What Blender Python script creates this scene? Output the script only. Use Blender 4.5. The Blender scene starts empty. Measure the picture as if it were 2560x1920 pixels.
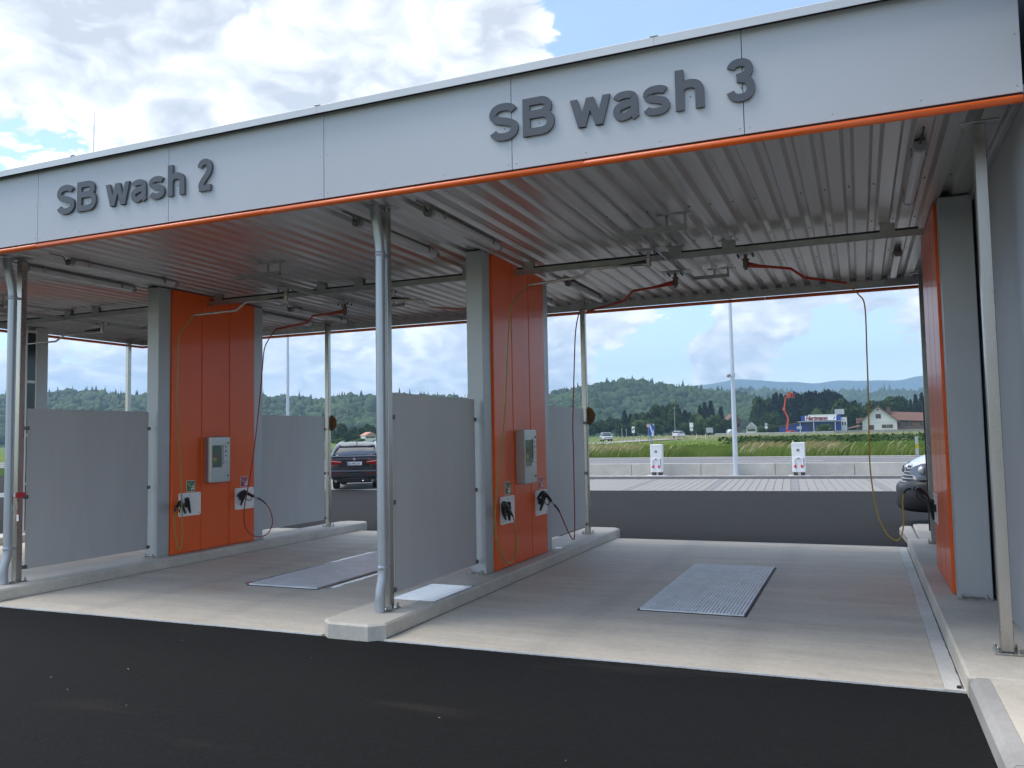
import bpy, bmesh, math, random
import numpy as np
from mathutils import Vector, Matrix
R = math.radians
rnd = random.Random(7)
sc = bpy.context.scene
col = sc.collection

# ------------------------------------------------------------------ camera
CAM = np.array([6.09, -6.208, 1.698]); FPX = 2075.3
_y, _p, _r = R(-22.6545), R(3.6969), R(-1.0563)
FWD = np.array([math.sin(_y)*math.cos(_p), math.cos(_y)*math.cos(_p), math.sin(_p)])
_rt = np.array([math.cos(_y), -math.sin(_y), 0.0]); _up = np.cross(_rt, FWD)
RT = math.cos(_r)*_rt + math.sin(_r)*_up
UP = -math.sin(_r)*_rt + math.cos(_r)*_up
cd = bpy.data.cameras.new('camera'); cam = bpy.data.objects.new('camera', cd); col.objects.link(cam)
cd.sensor_fit = 'HORIZONTAL'; cd.sensor_width = 36.0; cd.lens = 36.0*FPX/2560.0
cd.clip_start = 0.05; cd.clip_end = 40000
cam.matrix_world = Matrix(((RT[0], UP[0], -FWD[0], CAM[0]), (RT[1], UP[1], -FWD[1], CAM[1]), (RT[2], UP[2], -FWD[2], CAM[2]), (0, 0, 0, 1)))
sc.camera = cam
def ray(u, v): return FWD + RT*(u-1280)/FPX + UP*(960-v)/FPX
def at(u, v, x=None, y=None, z=None):
    """world point where the photograph's pixel meets the plane x=, y= or z="""
    d = ray(u, v)
    if x is not None: t = (x-CAM[0])/d[0]
    elif y is not None: t = (y-CAM[1])/d[1]
    else: t = (z-CAM[2])/d[2]
    return tuple(CAM + t*d)
def hv(u): return 1094.1 - 0.01844*(u-1280)          # horizon row
def far(u, d, v=None):
    """ground-plan point at forward distance d under column u; with v also the height there"""
    q = ray(u, hv(u)); p = CAM + d*q
    if v is None: return float(p[0]), float(p[1])
    return float(p[0]), float(p[1]), float(CAM[2] + (hv(u)-v)*d/FPX)

# ------------------------------------------------------------------ light and sky
SUN_EL, SUN_AZ = R(58), R(258)                         # azimuth clockwise from +Y
SUNV = Vector((math.sin(SUN_AZ)*math.cos(SUN_EL), math.cos(SUN_AZ)*math.cos(SUN_EL), math.sin(SUN_EL)))
sl = bpy.data.lights.new('sun', 'SUN'); sl.energy = 1.0; sl.angle = R(34); sl.color = (1, 0.91, 0.80)
sun = bpy.data.objects.new('sun', sl); col.objects.link(sun)
sun.rotation_euler = SUNV.to_track_quat('Z', 'Y').to_euler()
sc.view_settings.view_transform = 'Standard'; sc.view_settings.look = 'None'
sc.view_settings.exposure = 1.92; sc.view_settings.gamma = 1.0; sc.view_settings.use_curve_mapping = False
sc.render.engine = 'CYCLES'
sc.cycles.use_denoising = True
sc.cycles.max_bounces = 8; sc.cycles.volume_bounces = 1
world = bpy.data.worlds.new('World'); sc.world = world; world.use_nodes = True
def build_world():
    nt = world.node_tree; N = nt.nodes; L = nt.links; N.clear()
    def nd(t, **k):
        n = N.new(t)
        for a, b in k.items(): setattr(n, a, b)
        return n
    def mth(op, a, b=None, c=None, clamp=False):
        n = nd('ShaderNodeMath', operation=op, use_clamp=clamp)
        for i, q in enumerate((a, b, c)):
            if q is None: continue
            if isinstance(q, (int, float)): n.inputs[i].default_value = q
            else: L.new(q, n.inputs[i])
        return n.outputs[0]
    def vmt(op, a, b=None, s=None):
        n = nd('ShaderNodeVectorMath', operation=op)
        for i, q in enumerate((a, b)):
            if q is None: continue
            if isinstance(q, (tuple, list)): n.inputs[i].default_value = q
            else: L.new(q, n.inputs[i])
        if s is not None:
            if isinstance(s, (int, float)): n.inputs['Scale'].default_value = s
            else: L.new(s, n.inputs['Scale'])
        return n.outputs['Value'] if op == 'DOT_PRODUCT' else n.outputs['Vector']
    def mrange(v, a, b, c, d, smooth=True):
        n = nd('ShaderNodeMapRange'); n.interpolation_type = 'SMOOTHSTEP' if smooth else 'LINEAR'
        L.new(v, n.inputs[0])
        for i, q in enumerate((a, b, c, d)): n.inputs[1+i].default_value = q
        return n.outputs[0]
    tc = nd('ShaderNodeTexCoord'); d = vmt('NORMALIZE', tc.outputs['Generated'])
    sep = nd('ShaderNodeSeparateXYZ'); L.new(d, sep.inputs[0]); z = sep.outputs[2]
    den = mth('ADD', mth('MAXIMUM', z, 0.0), 0.55)
    inv = mth('DIVIDE', 1.0, den)
    p = vmt('SCALE', vmt('MULTIPLY', d, (1, 1, 1.5)), s=inv)
    def noise(vec, scale, detail, rough, dist=0.0):
        n = nd('ShaderNodeTexNoise'); L.new(vec, n.inputs['Vector'])
        n.inputs['Scale'].default_value = scale; n.inputs['Detail'].default_value = detail
        n.inputs['Roughness'].default_value = rough; n.inputs['Distortion'].default_value = dist
        return n.outputs[0]
    # cumulus: broad masses with billows whose lit side is found by sampling towards the light
    pw = vmt('ADD', p, (3.7, 1.9, 0.4))
    def billow(vec, sc_, amp):
        return mth('MULTIPLY', mth('ABSOLUTE', mth('SUBTRACT', noise(vec, sc_, 0, 0.5), 0.5)), amp)
    warp = nd('ShaderNodeTexNoise'); L.new(pw, warp.inputs['Vector']); warp.inputs['Scale'].default_value = 9.0; warp.inputs['Detail'].default_value = 3.0
    pq = vmt('ADD', pw, vmt('SCALE', vmt('SUBTRACT', warp.outputs['Color'], (0.5, 0.5, 0.5)), s=0.10))
    def masses(vec):
        return mth('ADD', mth('MULTIPLY', noise(vec, 3.1, 2, 0.5, 0.0), 0.85), mth('ADD', billow(vec, 9.0, 0.42), billow(vec, 19.0, 0.26)))
    lo1 = masses(pq); lo2 = masses(vmt('ADD', pq, (-0.014, 0.004, 0.030)))
    fine = mth('SUBTRACT', mth('ADD', billow(pq, 41.0, 0.16), billow(pq, 90.0, 0.13)), 0.055)
    n1 = mth('ADD', lo1, fine)
    bias = None
    for (u, v, rad, amp) in CLOUDS:
        c = ray(u, v); c = c/np.linalg.norm(c)
        dt = vmt('DOT_PRODUCT', d, tuple(float(q) for q in c))
        g = mrange(dt, math.cos(R(rad)), 1.0, 0.0, amp)
        bias = g if bias is None else mth('ADD', bias, g)
    dens = mth('ADD', n1, bias)
    alpha = mrange(dens, 0.495, 0.555, 0.0, 1.0)
    shade = mth('ADD', mth('MULTIPLY', mth('SUBTRACT', lo1, lo2), 4.2), mth('MULTIPLY', fine, 3.6))
    thick = mrange(dens, 0.60, 0.95, -0.12, 0.22)
    lum = mth('SUBTRACT', mth('ADD', 0.56, shade), thick, clamp=True)
    ramp = nd('ShaderNodeValToRGB'); L.new(lum, ramp.inputs[0])
    cr = ramp.color_ramp; cr.elements[0].position = 0.05; cr.elements[0].color = (0.44, 0.465, 0.51, 1)
    cr.elements[1].position = 0.95; cr.elements[1].color = (1.0, 0.98, 0.945, 1)
    e = cr.elements.new(0.5); e.color = (0.66, 0.68, 0.70, 1)
    cl = nd('ShaderNodeMix', data_type='RGBA', blend_type='MULTIPLY'); cl.inputs[0].default_value = 1.0
    L.new(ramp.outputs[0], cl.inputs[6]); cl.inputs[7].default_value = (CLOUD_GAIN, CLOUD_GAIN, CLOUD_GAIN, 1)
    sky = nd('ShaderNodeTexSky', sky_type='NISHITA'); sky.sun_disc = False
    sky.sun_elevation = SUN_EL; sky.sun_rotation = SUN_AZ; sky.air_density = 1.0; sky.dust_density = 0.4; sky.ozone_density = 1.5
    # thin veil of high cloud and haze over the blue
    veil = mth('ADD', mth('MULTIPLY', mrange(noise(vmt('MULTIPLY', pw, (1, 1, 3.0)), 2.6, 4, 0.6, 0.0), 0.35, 0.75, 0.0, 1.0), 0.15), mth('ADD', 0.03, mth('MULTIPLY', mth('POWER', mth('SUBTRACT', 1.0, mth('MAXIMUM', z, 0.0)), 9.0), 0.12)))
    sk = nd('ShaderNodeMix', data_type='RGBA'); L.new(veil, sk.inputs[0]); L.new(sky.outputs[0], sk.inputs[6])
    sk.inputs[7].default_value = (CLOUD_GAIN*0.58, CLOUD_GAIN*0.64, CLOUD_GAIN*0.72, 1)
    mx = nd('ShaderNodeMix', data_type='RGBA'); L.new(alpha, mx.inputs[0]); L.new(sk.outputs[2], mx.inputs[6]); L.new(cl.outputs[2], mx.inputs[7])
    bg = nd('ShaderNodeBackground'); L.new(mx.outputs[2], bg.inputs[0]); bg.inputs[1].default_value = 0.075
    out = nd('ShaderNodeOutputWorld'); L.new(bg.outputs[0], out.inputs[0])
CLOUD_GAIN = 5.9
# where cloud masses and blue gaps stand in the sky: direction of a pixel, angular radius, weight
CLOUDS = [(560, 170, 24, 0.18), (1150, 90, 13, 0.15), (1320, 130, 6, 0.08), (100, 130, 15, 0.13), (60, 385, 6, -0.16), (1480, 90, 7, -0.14), (1700, 20, 9, -0.20), (2050, -80, 12, -0.10),
          (1290, 850, 7.5, 0.24), (1390, 880, 3.5, 0.14), (1300, 960, 6, 0.05), (1820, 893, 3.0, 0.30), (1740, 905, 2.4, 0.22), (1890, 902, 2.2, 0.18), (1600, 885, 4.5, -0.20), (2050, 885, 5.5, -0.20), (2030, 770, 5.0, 0.24), (1900, 762, 4, 0.18), (2260, 800, 4.5, 0.22),
          (1560, 785, 3.5, 0.22), (2150, 940, 5, -0.10), (1000, 880, 10, 0.05), (760, 880, 9, 0.06), (250, 900, 10, 0.06), (1000, 800, 3, -0.10), (900, 600, 14, 0.05)]
build_world()
world.cycles.sampling_method = 'MANUAL'; world.cycles.sample_map_resolution = 512

# ------------------------------------------------------------------ mesh helpers
class MB:
    def __init__(s): s.v = []; s.f = []
    def add(s, vs, fs):
        o = len(s.v); s.v += [tuple(map(float, q)) for q in vs]; s.f += [tuple(i+o for i in q) for q in fs]; return s
    def box(s, x0, x1, y0, y1, z0, z1, ch=0.0):
        c = Vector(((x0+x1)/2, (y0+y1)/2, (z0+z1)/2)); return s.obox(c, (x1-x0, y1-y0, z1-z0), None, ch)
    def obox(s, c, size, M=None, ch=0.0):
        h = [abs(q)/2 for q in size]; c = Vector(c)
        T = (lambda q: c + (M @ Vector(q))) if M is not None else (lambda q: c + Vector(q))
        if ch <= 0:
            vs = [T((a*h[0], b*h[1], d*h[2])) for a in (-1, 1) for b in (-1, 1) for d in (-1, 1)]
            return s.add(vs, [(0, 1, 3, 2), (4, 6, 7, 5), (0, 4, 5, 1), (2, 3, 7, 6), (0, 2, 6, 4), (1, 5, 7, 3)])
        ch = min(ch, min(h)*0.9); vs = []; ix = {}
        for a in (-1, 1):
            for b in (-1, 1):
                for d in (-1, 1):
                    for k in range(3):
                        q = [a*h[0], b*h[1], d*h[2]]
                        for m in range(3):
                            if m != k: q[m] -= math.copysign(ch, q[m])
                        ix[(a, b, d, k)] = len(vs); vs.append(T(q))
        fs = []
        for k in range(3):
            o = [m for m in range(3) if m != k]
            for sg in (-1, 1):
                loop = []
                for (p, q) in ((-1, -1), (1, -1), (1, 1), (-1, 1)):
                    t = [0, 0, 0]; t[k] = sg; t[o[0]] = p; t[o[1]] = q; loop.append(ix[(*t, k)])
                fs.append(tuple(loop if (sg > 0) == (k != 1) else loop[::-1]))
        for k in range(3):          # edges along axis k
            o = [m for m in range(3) if m != k]
            for p in (-1, 1):
                for q in (-1, 1):
                    t0 = [0, 0, 0]; t1 = [0, 0, 0]; t0[k] = -1; t1[k] = 1
                    t0[o[0]] = t1[o[0]] = p; t0[o[1]] = t1[o[1]] = q
                    fs.append((ix[(*t0, o[0])], ix[(*t1, o[0])], ix[(*t1, o[1])], ix[(*t0, o[1])]))
        for a in (-1, 1):
            for b in (-1, 1):
                for d in (-1, 1): fs.append(tuple(ix[(a, b, d, k)] for k in range(3)))
        return s.add(vs, fs)
    def cyl(s, p0, p1, r0, r1=None, n=12, caps=True):
        p0, p1 = Vector(p0), Vector(p1); r1 = r0 if r1 is None else r1
        return s.tube([p0, p1], [r0, r1], n, caps)
    def tube(s, pts, r, n=8, caps=True):
        pts = [Vector(q) for q in pts]; m = len(pts)
        rr = r if isinstance(r, (list, tuple)) else [r]*m
        tg = []
        for i in range(m):
            a = pts[max(0, i-1)]; b = pts[min(m-1, i+1)]; t = (b-a)
            tg.append(t.normalized() if t.length > 1e-9 else Vector((0, 0, 1)))
        ref = Vector((0, 0, 1)) if abs(tg[0].z) < 0.9 else Vector((1, 0, 0))
        nx = tg[0].cross(ref).normalized(); vs = []
        for i in range(m):
            nx = (nx - tg[i]*nx.dot(tg[i])).normalized(); ny = tg[i].cross(nx)
            for k in range(n):
                a = 2*math.pi*k/n; vs.append(pts[i] + (nx*math.cos(a)+ny*math.sin(a))*rr[i])
        fs = [(i*n+k, i*n+(k+1) % n, (i+1)*n+(k+1) % n, (i+1)*n+k) for i in range(m-1) for k in range(n)]
        if caps: fs += [tuple(range(n))[::-1], tuple((m-1)*n+k for k in range(n))]
        return s.add(vs, fs)
    def extrude(s, poly, off):
        n = len(poly); off = Vector(off); a = [Vector(q) for q in poly]
        vs = a + [q+off for q in a]
        return s.add(vs, [tuple(range(n))[::-1], tuple(range(n, 2*n))] + [(i, (i+1) % n, n+(i+1) % n, n+i) for i in range(n)])
    def rings(s, rings, closed=True, caps=True):
        n = len(rings[0]); vs = [q for r_ in rings for q in r_]; m = len(rings)
        fs = [(i*n+k, i*n+(k+1) % n, (i+1)*n+(k+1) % n, (i+1)*n+k) for i in range(m-1) for k in range(n if closed else n-1)]
        if caps and closed: fs += [tuple(range(n))[::-1], tuple((m-1)*n+k for k in range(n))]
        return s.add(vs, fs)
    def sphere(s, c, r, n=10, m=6, sc3=(1, 1, 1)):
        rg = []
        for j in range(m+1):
            t = math.pi*j/m; rg.append([(c[0]+sc3[0]*r*max(math.sin(t), .02)*math.cos(2*math.pi*k/n), c[1]+sc3[1]*r*max(math.sin(t), .02)*math.sin(2*math.pi*k/n), c[2]-sc3[2]*r*math.cos(t)) for k in range(n)])
        return s.rings(rg)
def smooth_path(pts, k=6):
    """Catmull-Rom"""
    P = [Vector(q) for q in pts]; out = []
    for i in range(len(P)-1):
        a = P[max(i-1, 0)]; b = P[i]; c = P[i+1]; d = P[min(i+2, len(P)-1)]
        for j in range(k):
            t = j/k; out.append(0.5*((2*b)+(c-a)*t+(2*a-5*b+4*c-d)*t*t+(3*b-a-3*c+d)*t**3))
    out.append(P[-1]); return out
def ngon_fix(me):
    bm = bmesh.new(); bm.from_mesh(me); bmesh.ops.recalc_face_normals(bm, faces=bm.faces); bm.to_mesh(me); bm.free()
def mesh_of(name, mb, mat, smooth=False, o=(0, 0, 0)):
    me = bpy.data.meshes.new(name)
    me.from_pydata([(q[0]-o[0], q[1]-o[1], q[2]-o[2]) for q in mb.v], [], mb.f); ngon_fix(me)
    if mat is not None: me.materials.append(mat)
    if smooth: me.shade_smooth(); me.set_sharp_from_angle(angle=R(38))
    me.update(); return me
def put(name, me, parent=None):
    ob = bpy.data.objects.new(name, me); col.objects.link(ob)
    if parent is not None: ob.parent = parent
    return ob
def part(name, mb, mat, parent, smooth=False, local=False, label=None, kind=None):
    """a part in world coordinates under an unrotated root (or in the root's own frame with local=True)"""
    o = (0, 0, 0)
    if not local:
        q = parent; o = Vector((0, 0, 0))
        while q is not None: o = o + q.location; q = q.parent
    ob = put(name, mesh_of(name, mb, mat, smooth, o), parent)
    if label: ob['label'] = label
    if kind: ob['kind'] = kind
    return ob
def tag(ob, label, cat, group=None):
    ob['label'] = label; ob['category'] = cat
    if group: ob['group'] = group
    return ob
def thing(name, label, cat, loc=(0, 0, 0), rz=0.0, group=None):
    ob = bpy.data.objects.new(name, None); col.objects.link(ob); ob.empty_display_size = 0.2
    ob.location = loc; ob.rotation_euler = (0, 0, rz); return tag(ob, label, cat, group)
def single(name, mb, mat, label, cat, smooth=False, group=None, o=(0, 0, 0)):
    ob = put(name, mesh_of(name, mb, mat, smooth, o)); ob.location = o; return tag(ob, label, cat, group)
def structure(name, mb, mat, smooth=False, parent=None):
    ob = put(name, mesh_of(name, mb, mat, smooth), parent)
    if parent is None: ob['kind'] = 'structure'
    return ob
def copy_tree(src, loc=None, rz=None, label=None, parent=None):
    c = src.copy(); col.objects.link(c); c.parent = parent
    if loc is not None: c.location = loc
    if rz is not None: c.rotation_euler = (0, 0, rz)
    if label: c['label'] = label
    for ch in src.children: copy_tree(ch, parent=c)
    return c
def text_mesh(name, body, size, extrude, mat, bold=0.0, M=None, parent=None, align='LEFT', squeeze=1.0):
    cu = bpy.data.curves.new('t', 'FONT'); cu.body = body; cu.size = size; cu.extrude = extrude; cu.offset = bold; cu.align_x = align
    cu.resolution_u = 4
    ob = bpy.data.objects.new('t', cu); col.objects.link(ob)
    dg = bpy.context.evaluated_depsgraph_get(); me = bpy.data.meshes.new_from_object(ob.evaluated_get(dg))
    col.objects.unlink(ob); bpy.data.objects.remove(ob); bpy.data.curves.remove(cu)
    me.name = name; me.materials.clear(); me.materials.append(mat)
    if squeeze != 1.0: me.transform(Matrix.Diagonal((squeeze, 1, 1, 1)))
    if M is not None: me.transform(M)
    return put(name, me, parent)

# ------------------------------------------------------------------ materials
MATS = {}
def mat(name, c, rough=0.6, metal=0.0, var=0.0, vscale=6.0, bump=0.0, bscale=40.0, coat=0.0, spec=0.5, stretch=None, rvar=0.0, trans=0.0, c2=None, detail=6.0, tl=None):
    if name in MATS: return MATS[name]
    m = bpy.data.materials.new(name); m.use_nodes = True; nt = m.node_tree; N = nt.nodes; L = nt.links
    b = N['Principled BSDF']; b.inputs['Base Color'].default_value = (*c, 1); b.inputs['Roughness'].default_value = rough
    b.inputs['Metallic'].default_value = metal; b.inputs['Specular IOR Level'].default_value = spec
    if coat: b.inputs['Coat Weight'].default_value = coat; b.inputs['Coat Roughness'].default_value = 0.08
    if trans: b.inputs['Transmission Weight'].default_value = trans
    if var or bump or rvar:
        tc = N.new('ShaderNodeTexCoord'); vec = tc.outputs['Object']
        if stretch:
            mp = N.new('ShaderNodeMapping'); mp.inputs['Scale'].default_value = stretch; L.new(vec, mp.inputs[0]); vec = mp.outputs[0]
        n = N.new('ShaderNodeTexNoise'); n.inputs['Scale'].default_value = vscale; n.inputs['Detail'].default_value = detail; n.inputs['Roughness'].default_value = 0.6
        L.new(vec, n.inputs['Vector'])
        if var:
            r = N.new('ShaderNodeValToRGB'); L.new(n.outputs[0], r.inputs[0])
            lo = tuple(max(0, q*(1-var)) for q in c); hi = tuple(min(1, q*(1+var)) for q in c) if c2 is None else c2
            r.color_ramp.elements[0].position = 0.3; r.color_ramp.elements[0].color = (*lo, 1)
            r.color_ramp.elements[1].position = 0.7; r.color_ramp.elements[1].color = (*hi, 1)
            L.new(r.outputs[0], b.inputs['Base Color'])
        if rvar:
            mr = N.new('ShaderNodeMapRange'); L.new(n.outputs[0], mr.inputs[0]); mr.inputs[1].default_value = 0.3; mr.inputs[2].default_value = 0.7
            mr.inputs[3].default_value = max(0.02, rough-rvar); mr.inputs[4].default_value = min(1, rough+rvar); L.new(mr.outputs[0], b.inputs['Roughness'])
        if bump:
            n2 = N.new('ShaderNodeTexNoise'); n2.inputs['Scale'].default_value = bscale; n2.inputs['Detail'].default_value = 4.0; L.new(vec, n2.inputs['Vector'])
            bp_ = N.new('ShaderNodeBump'); bp_.inputs['Strength'].default_value = bump; bp_.inputs['Distance'].default_value = 0.01
            L.new(n2.outputs[0], bp_.inputs['Height']); L.new(bp_.outputs[0], b.inputs['Normal'])
    MATS[name] = m; return m
def nodes_mat(name):
    m = bpy.data.materials.new(name); m.use_nodes = True; MATS[name] = m
    return m, m.node_tree.nodes, m.node_tree.links, m.node_tree.nodes['Principled BSDF']
def noise_node(N, L, vec, scale, detail=6, rough=0.6, stretch=None):
    if stretch:
        mp = N.new('ShaderNodeMapping'); mp.inputs['Scale'].default_value = stretch; L.new(vec, mp.inputs[0]); vec = mp.outputs[0]
    n = N.new('ShaderNodeTexNoise'); n.inputs['Scale'].default_value = scale; n.inputs['Detail'].default_value = detail; n.inputs['Roughness'].default_value = rough
    L.new(vec, n.inputs['Vector']); return n.outputs[0]
def ramp_node(N, L, f, stops):
    r = N.new('ShaderNodeValToRGB'); L.new(f, r.inputs[0]); e = r.color_ramp.elements
    while len(e) < len(stops): e.new(0.5)
    for q, (p, c) in zip(e, stops): q.position = p; q.color = (*c, 1) if len(c) == 3 else c
    return r.outputs[0]
def mix_node(N, L, f, a, b, mode='MIX'):
    m = N.new('ShaderNodeMix'); m.data_type = 'RGBA'; m.blend_type = mode
    for s_, q in ((0, f), (6, a), (7, b)):
        if isinstance(q, (int, float)): m.inputs[s_].default_value = q
        elif isinstance(q, tuple): m.inputs[s_].default_value = (*q, 1)
        else: L.new(q, m.inputs[s_])
    return m.outputs[2]
def asphalt_mat(name, base, warm):
    m, N, L, b = nodes_mat(name); tc = N.new('ShaderNodeTexCoord'); v = tc.outputs['Object']
    big = noise_node(N, L, v, 0.35, 5, 0.6); mid = noise_node(N, L, v, 3.0, 6, 0.65, (1, 2.2, 1)); fine = noise_node(N, L, v, 34, 6, 0.8)
    c = ramp_node(N, L, big, [(0.3, tuple(q*0.8 for q in base)), (0.7, tuple(q*1.25 for q in base))])
    c = mix_node(N, L, 0.35, c, ramp_node(N, L, mid, [(0.3, tuple(q*0.6 for q in base)), (0.75, tuple(q*1.5 for q in base))]))
    c = mix_node(N, L, 0.6, c, ramp_node(N, L, fine, [(0.36, tuple(q*0.2 for q in base)), (0.55, tuple(q*1.1 for q in base)), (0.72, tuple(q*4.5 for q in base))]))
    # dusty smears dragged along the lane
    dust = noise_node(N, L, v, 0.9, 8, 0.62, (0.35, 2.0, 1))
    dm = ramp_node(N, L, dust, [(0.60, (0, 0, 0)), (0.82, (1, 1, 1))])
    c = mix_node(N, L, mix_node(N, L, 1.0, dm, (warm, warm, warm), 'MULTIPLY'), c, (0.17, 0.145, 0.115))
    # pale stone chips
    vo = N.new('ShaderNodeTexVoronoi'); vo.inputs['Scale'].default_value = 9.0; L.new(v, vo.inputs['Vector'])
    chip = ramp_node(N, L, vo.outputs['Distance'], [(0.035, (1, 1, 1)), (0.06, (0, 0, 0))])
    cm = noise_node(N, L, v, 4.0, 2); chip = mix_node(N, L, 1.0, chip, ramp_node(N, L, cm, [(0.70, (0, 0, 0)), (0.73, (1, 1, 1))]), 'MULTIPLY')
    c = mix_node(N, L, chip, c, (0.10, 0.095, 0.088))
    L.new(c, b.inputs['Base Color']); b.inputs['Roughness'].default_value = 0.85; b.inputs['Specular IOR Level'].default_value = 0.22
    bp_ = N.new('ShaderNodeBump'); bp_.inputs['Strength'].default_value = 0.9; bp_.inputs['Distance'].default_value = 0.02
    L.new(fine, bp_.inputs['Height']); L.new(bp_.outputs[0], b.inputs['Normal']); return m
def concrete_mat(name, base, damp=0.0, streak=(0.5, 3.0, 1)):
    m, N, L, b = nodes_mat(name); tc = N.new('ShaderNodeTexCoord'); v = tc.outputs['Object']
    n1 = noise_node(N, L, v, 1.3, 7, 0.6, streak); n2 = noise_node(N, L, v, 14, 6, 0.65); n3 = noise_node(N, L, v, 70, 3, 0.7)
    c = ramp_node(N, L, n1, [(0.28, tuple(q*(0.72 if damp else 0.62) for q in base)), (0.72, tuple(min(1, q*1.18) for q in base))])
    c = mix_node(N, L, 0.3, c, ramp_node(N, L, n2, [(0.3, tuple(q*0.7 for q in base)), (0.7, tuple(min(1, q*1.25) for q in base))]))
    c = mix_node(N, L, 0.18, c, ramp_node(N, L, n3, [(0.3, tuple(q*0.5 for q in base)), (0.7, tuple(min(1, q*1.4) for q in base))]))
    b.inputs['Roughness'].default_value = 0.72
    if damp:
        # damp film left by washing: a ragged patch round each grate
        sp = N.new('ShaderNodeSeparateXYZ'); L.new(v, sp.inputs[0])
        mx = N.new('ShaderNodeMath'); mx.operation = 'WRAP'; L.new(sp.outputs[0], mx.inputs[0]); mx.inputs[1].default_value = 6.965; mx.inputs[2].default_value = 1.965
        dx = N.new('ShaderNodeMath'); dx.operation = 'SUBTRACT'; L.new(mx.outputs[0], dx.inputs[0]); dx.inputs[1].default_value = 4.4
        dx2 = N.new('ShaderNodeMath'); dx2.operation = 'DIVIDE'; L.new(dx.outputs[0], dx2.inputs[0]); dx2.inputs[1].default_value = 2.35
        dy = N.new('ShaderNodeMath'); dy.operation = 'SUBTRACT'; L.new(sp.outputs[1], dy.inputs[0]); dy.inputs[1].default_value = 4.5
        dy2 = N.new('ShaderNodeMath'); dy2.operation = 'DIVIDE'; L.new(dy.outputs[0], dy2.inputs[0]); dy2.inputs[1].default_value = 3.6
        px = N.new('ShaderNodeMath'); px.operation = 'POWER'; L.new(dx2.outputs[0], px.inputs[0]); px.inputs[1].default_value = 2
        py = N.new('ShaderNodeMath'); py.operation = 'POWER'; L.new(dy2.outputs[0], py.inputs[0]); py.inputs[1].default_value = 2
        sm = N.new('ShaderNodeMath'); sm.operation = 'ADD'; L.new(px.outputs[0], sm.inputs[0]); L.new(py.outputs[0], sm.inputs[1])
        wn = noise_node(N, L, v, 0.8, 6, 0.6, (0.5, 2.2, 1)); ad = N.new('ShaderNodeMath'); ad.operation = 'MULTIPLY_ADD'; L.new(wn, ad.inputs[0]); ad.inputs[1].default_value = 2.2; L.new(sm.outputs[0], ad.inputs[2])
        dm = ramp_node(N, L, ad.outputs[0], [(0.0, (1, 1, 1)), (0.45, (1, 1, 1)), (1.0, (0, 0, 0))])
        mr = N.new('ShaderNodeMapRange'); L.new(ad.outputs[0], mr.inputs[0]); mr.inputs[1].default_value = 1.3; mr.inputs[2].default_value = 2.3; mr.inputs[3].default_value = 1.0; mr.inputs[4].default_value = 0.0
        mr.interpolation_type = 'SMOOTHSTEP'
        f = N.new('ShaderNodeMath'); f.operation = 'MULTIPLY'; L.new(mr.outputs[0], f.inputs[0]); f.inputs[1].default_value = damp
        c = mix_node(N, L, f.outputs[0], c, mix_node(N, L, 1.0, c, (0.52, 0.49, 0.45), 'MULTIPLY'))
        rr = N.new('ShaderNodeMapRange'); L.new(f.outputs[0], rr.inputs[0]); rr.inputs[3].default_value = 0.72; rr.inputs[4].default_value = 0.42; L.new(rr.outputs[0], b.inputs['Roughness'])
    if damp:
        def bell(src, c0, w):
            a_ = N.new('ShaderNodeMath'); a_.operation = 'SUBTRACT'; L.new(src, a_.inputs[0]); a_.inputs[1].default_value = c0
            b_ = N.new('ShaderNodeMath'); b_.operation = 'ABSOLUTE'; L.new(a_.outputs[0], b_.inputs[0])
            m_ = N.new('ShaderNodeMapRange'); m_.interpolation_type = 'SMOOTHSTEP'; L.new(b_.outputs[0], m_.inputs[0]); m_.inputs[1].default_value = 0.0; m_.inputs[2].default_value = w; m_.inputs[3].default_value = 1.0; m_.inputs[4].default_value = 0.0; return m_.outputs[0]
        def mul(*q):
            r_ = q[0]
            for t_ in q[1:]:
                k_ = N.new('ShaderNodeMath'); k_.operation = 'MULTIPLY'; L.new(r_, k_.inputs[0])
                if isinstance(t_, float): k_.inputs[1].default_value = t_
                else: L.new(t_, k_.inputs[1])
                r_ = k_.outputs[0]
            return r_
        tn = noise_node(N, L, v, 2.2, 6, 0.65, (3.0, 0.35, 1))
        for c0 in (3.65, 5.15): c = mix_node(N, L, mul(bell(mx.outputs[0], c0, 0.26), tn, 0.28), c, (0.16, 0.155, 0.15))
        rn = noise_node(N, L, v, 3.0, 6, 0.65)
        c = mix_node(N, L, mul(bell(sp.outputs[0], -0.95, 0.55), bell(sp.outputs[1], 1.55, 0.45), rn, 0.8), c, (0.50, 0.27, 0.16))
        sn = noise_node(N, L, v, 5.5, 7, 0.7); c = mix_node(N, L, mul(ramp_node(N, L, sn, [(0.56, (0, 0, 0)), (0.74, (1, 1, 1))]), 0.30), c, (0.24, 0.225, 0.20))
    L.new(c, b.inputs['Base Color'])
    bp_ = N.new('ShaderNodeBump'); bp_.inputs['Strength'].default_value = 0.25; bp_.inputs['Distance'].default_value = 0.006
    L.new(n2, bp_.inputs['Height']); L.new(bp_.outputs[0], b.inputs['Normal']); return m
M_ASPH = asphalt_mat('asphalt', (0.0065, 0.0065, 0.0068), 0.20)
M_ASPH2 = asphalt_mat('asphalt_rear', (0.0165, 0.0165, 0.017), 0.14)
M_ROAD = mat('road_asphalt', (0.17, 0.17, 0.175), 0.85, var=0.12, vscale=0.6, stretch=(0.3, 2, 1))
M_SLAB = concrete_mat('concrete_slab', (0.62, 0.57, 0.48), damp=0.15)
M_KERB = concrete_mat('concrete_kerb', (0.58, 0.55, 0.485), streak=(1, 1, 1))
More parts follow.
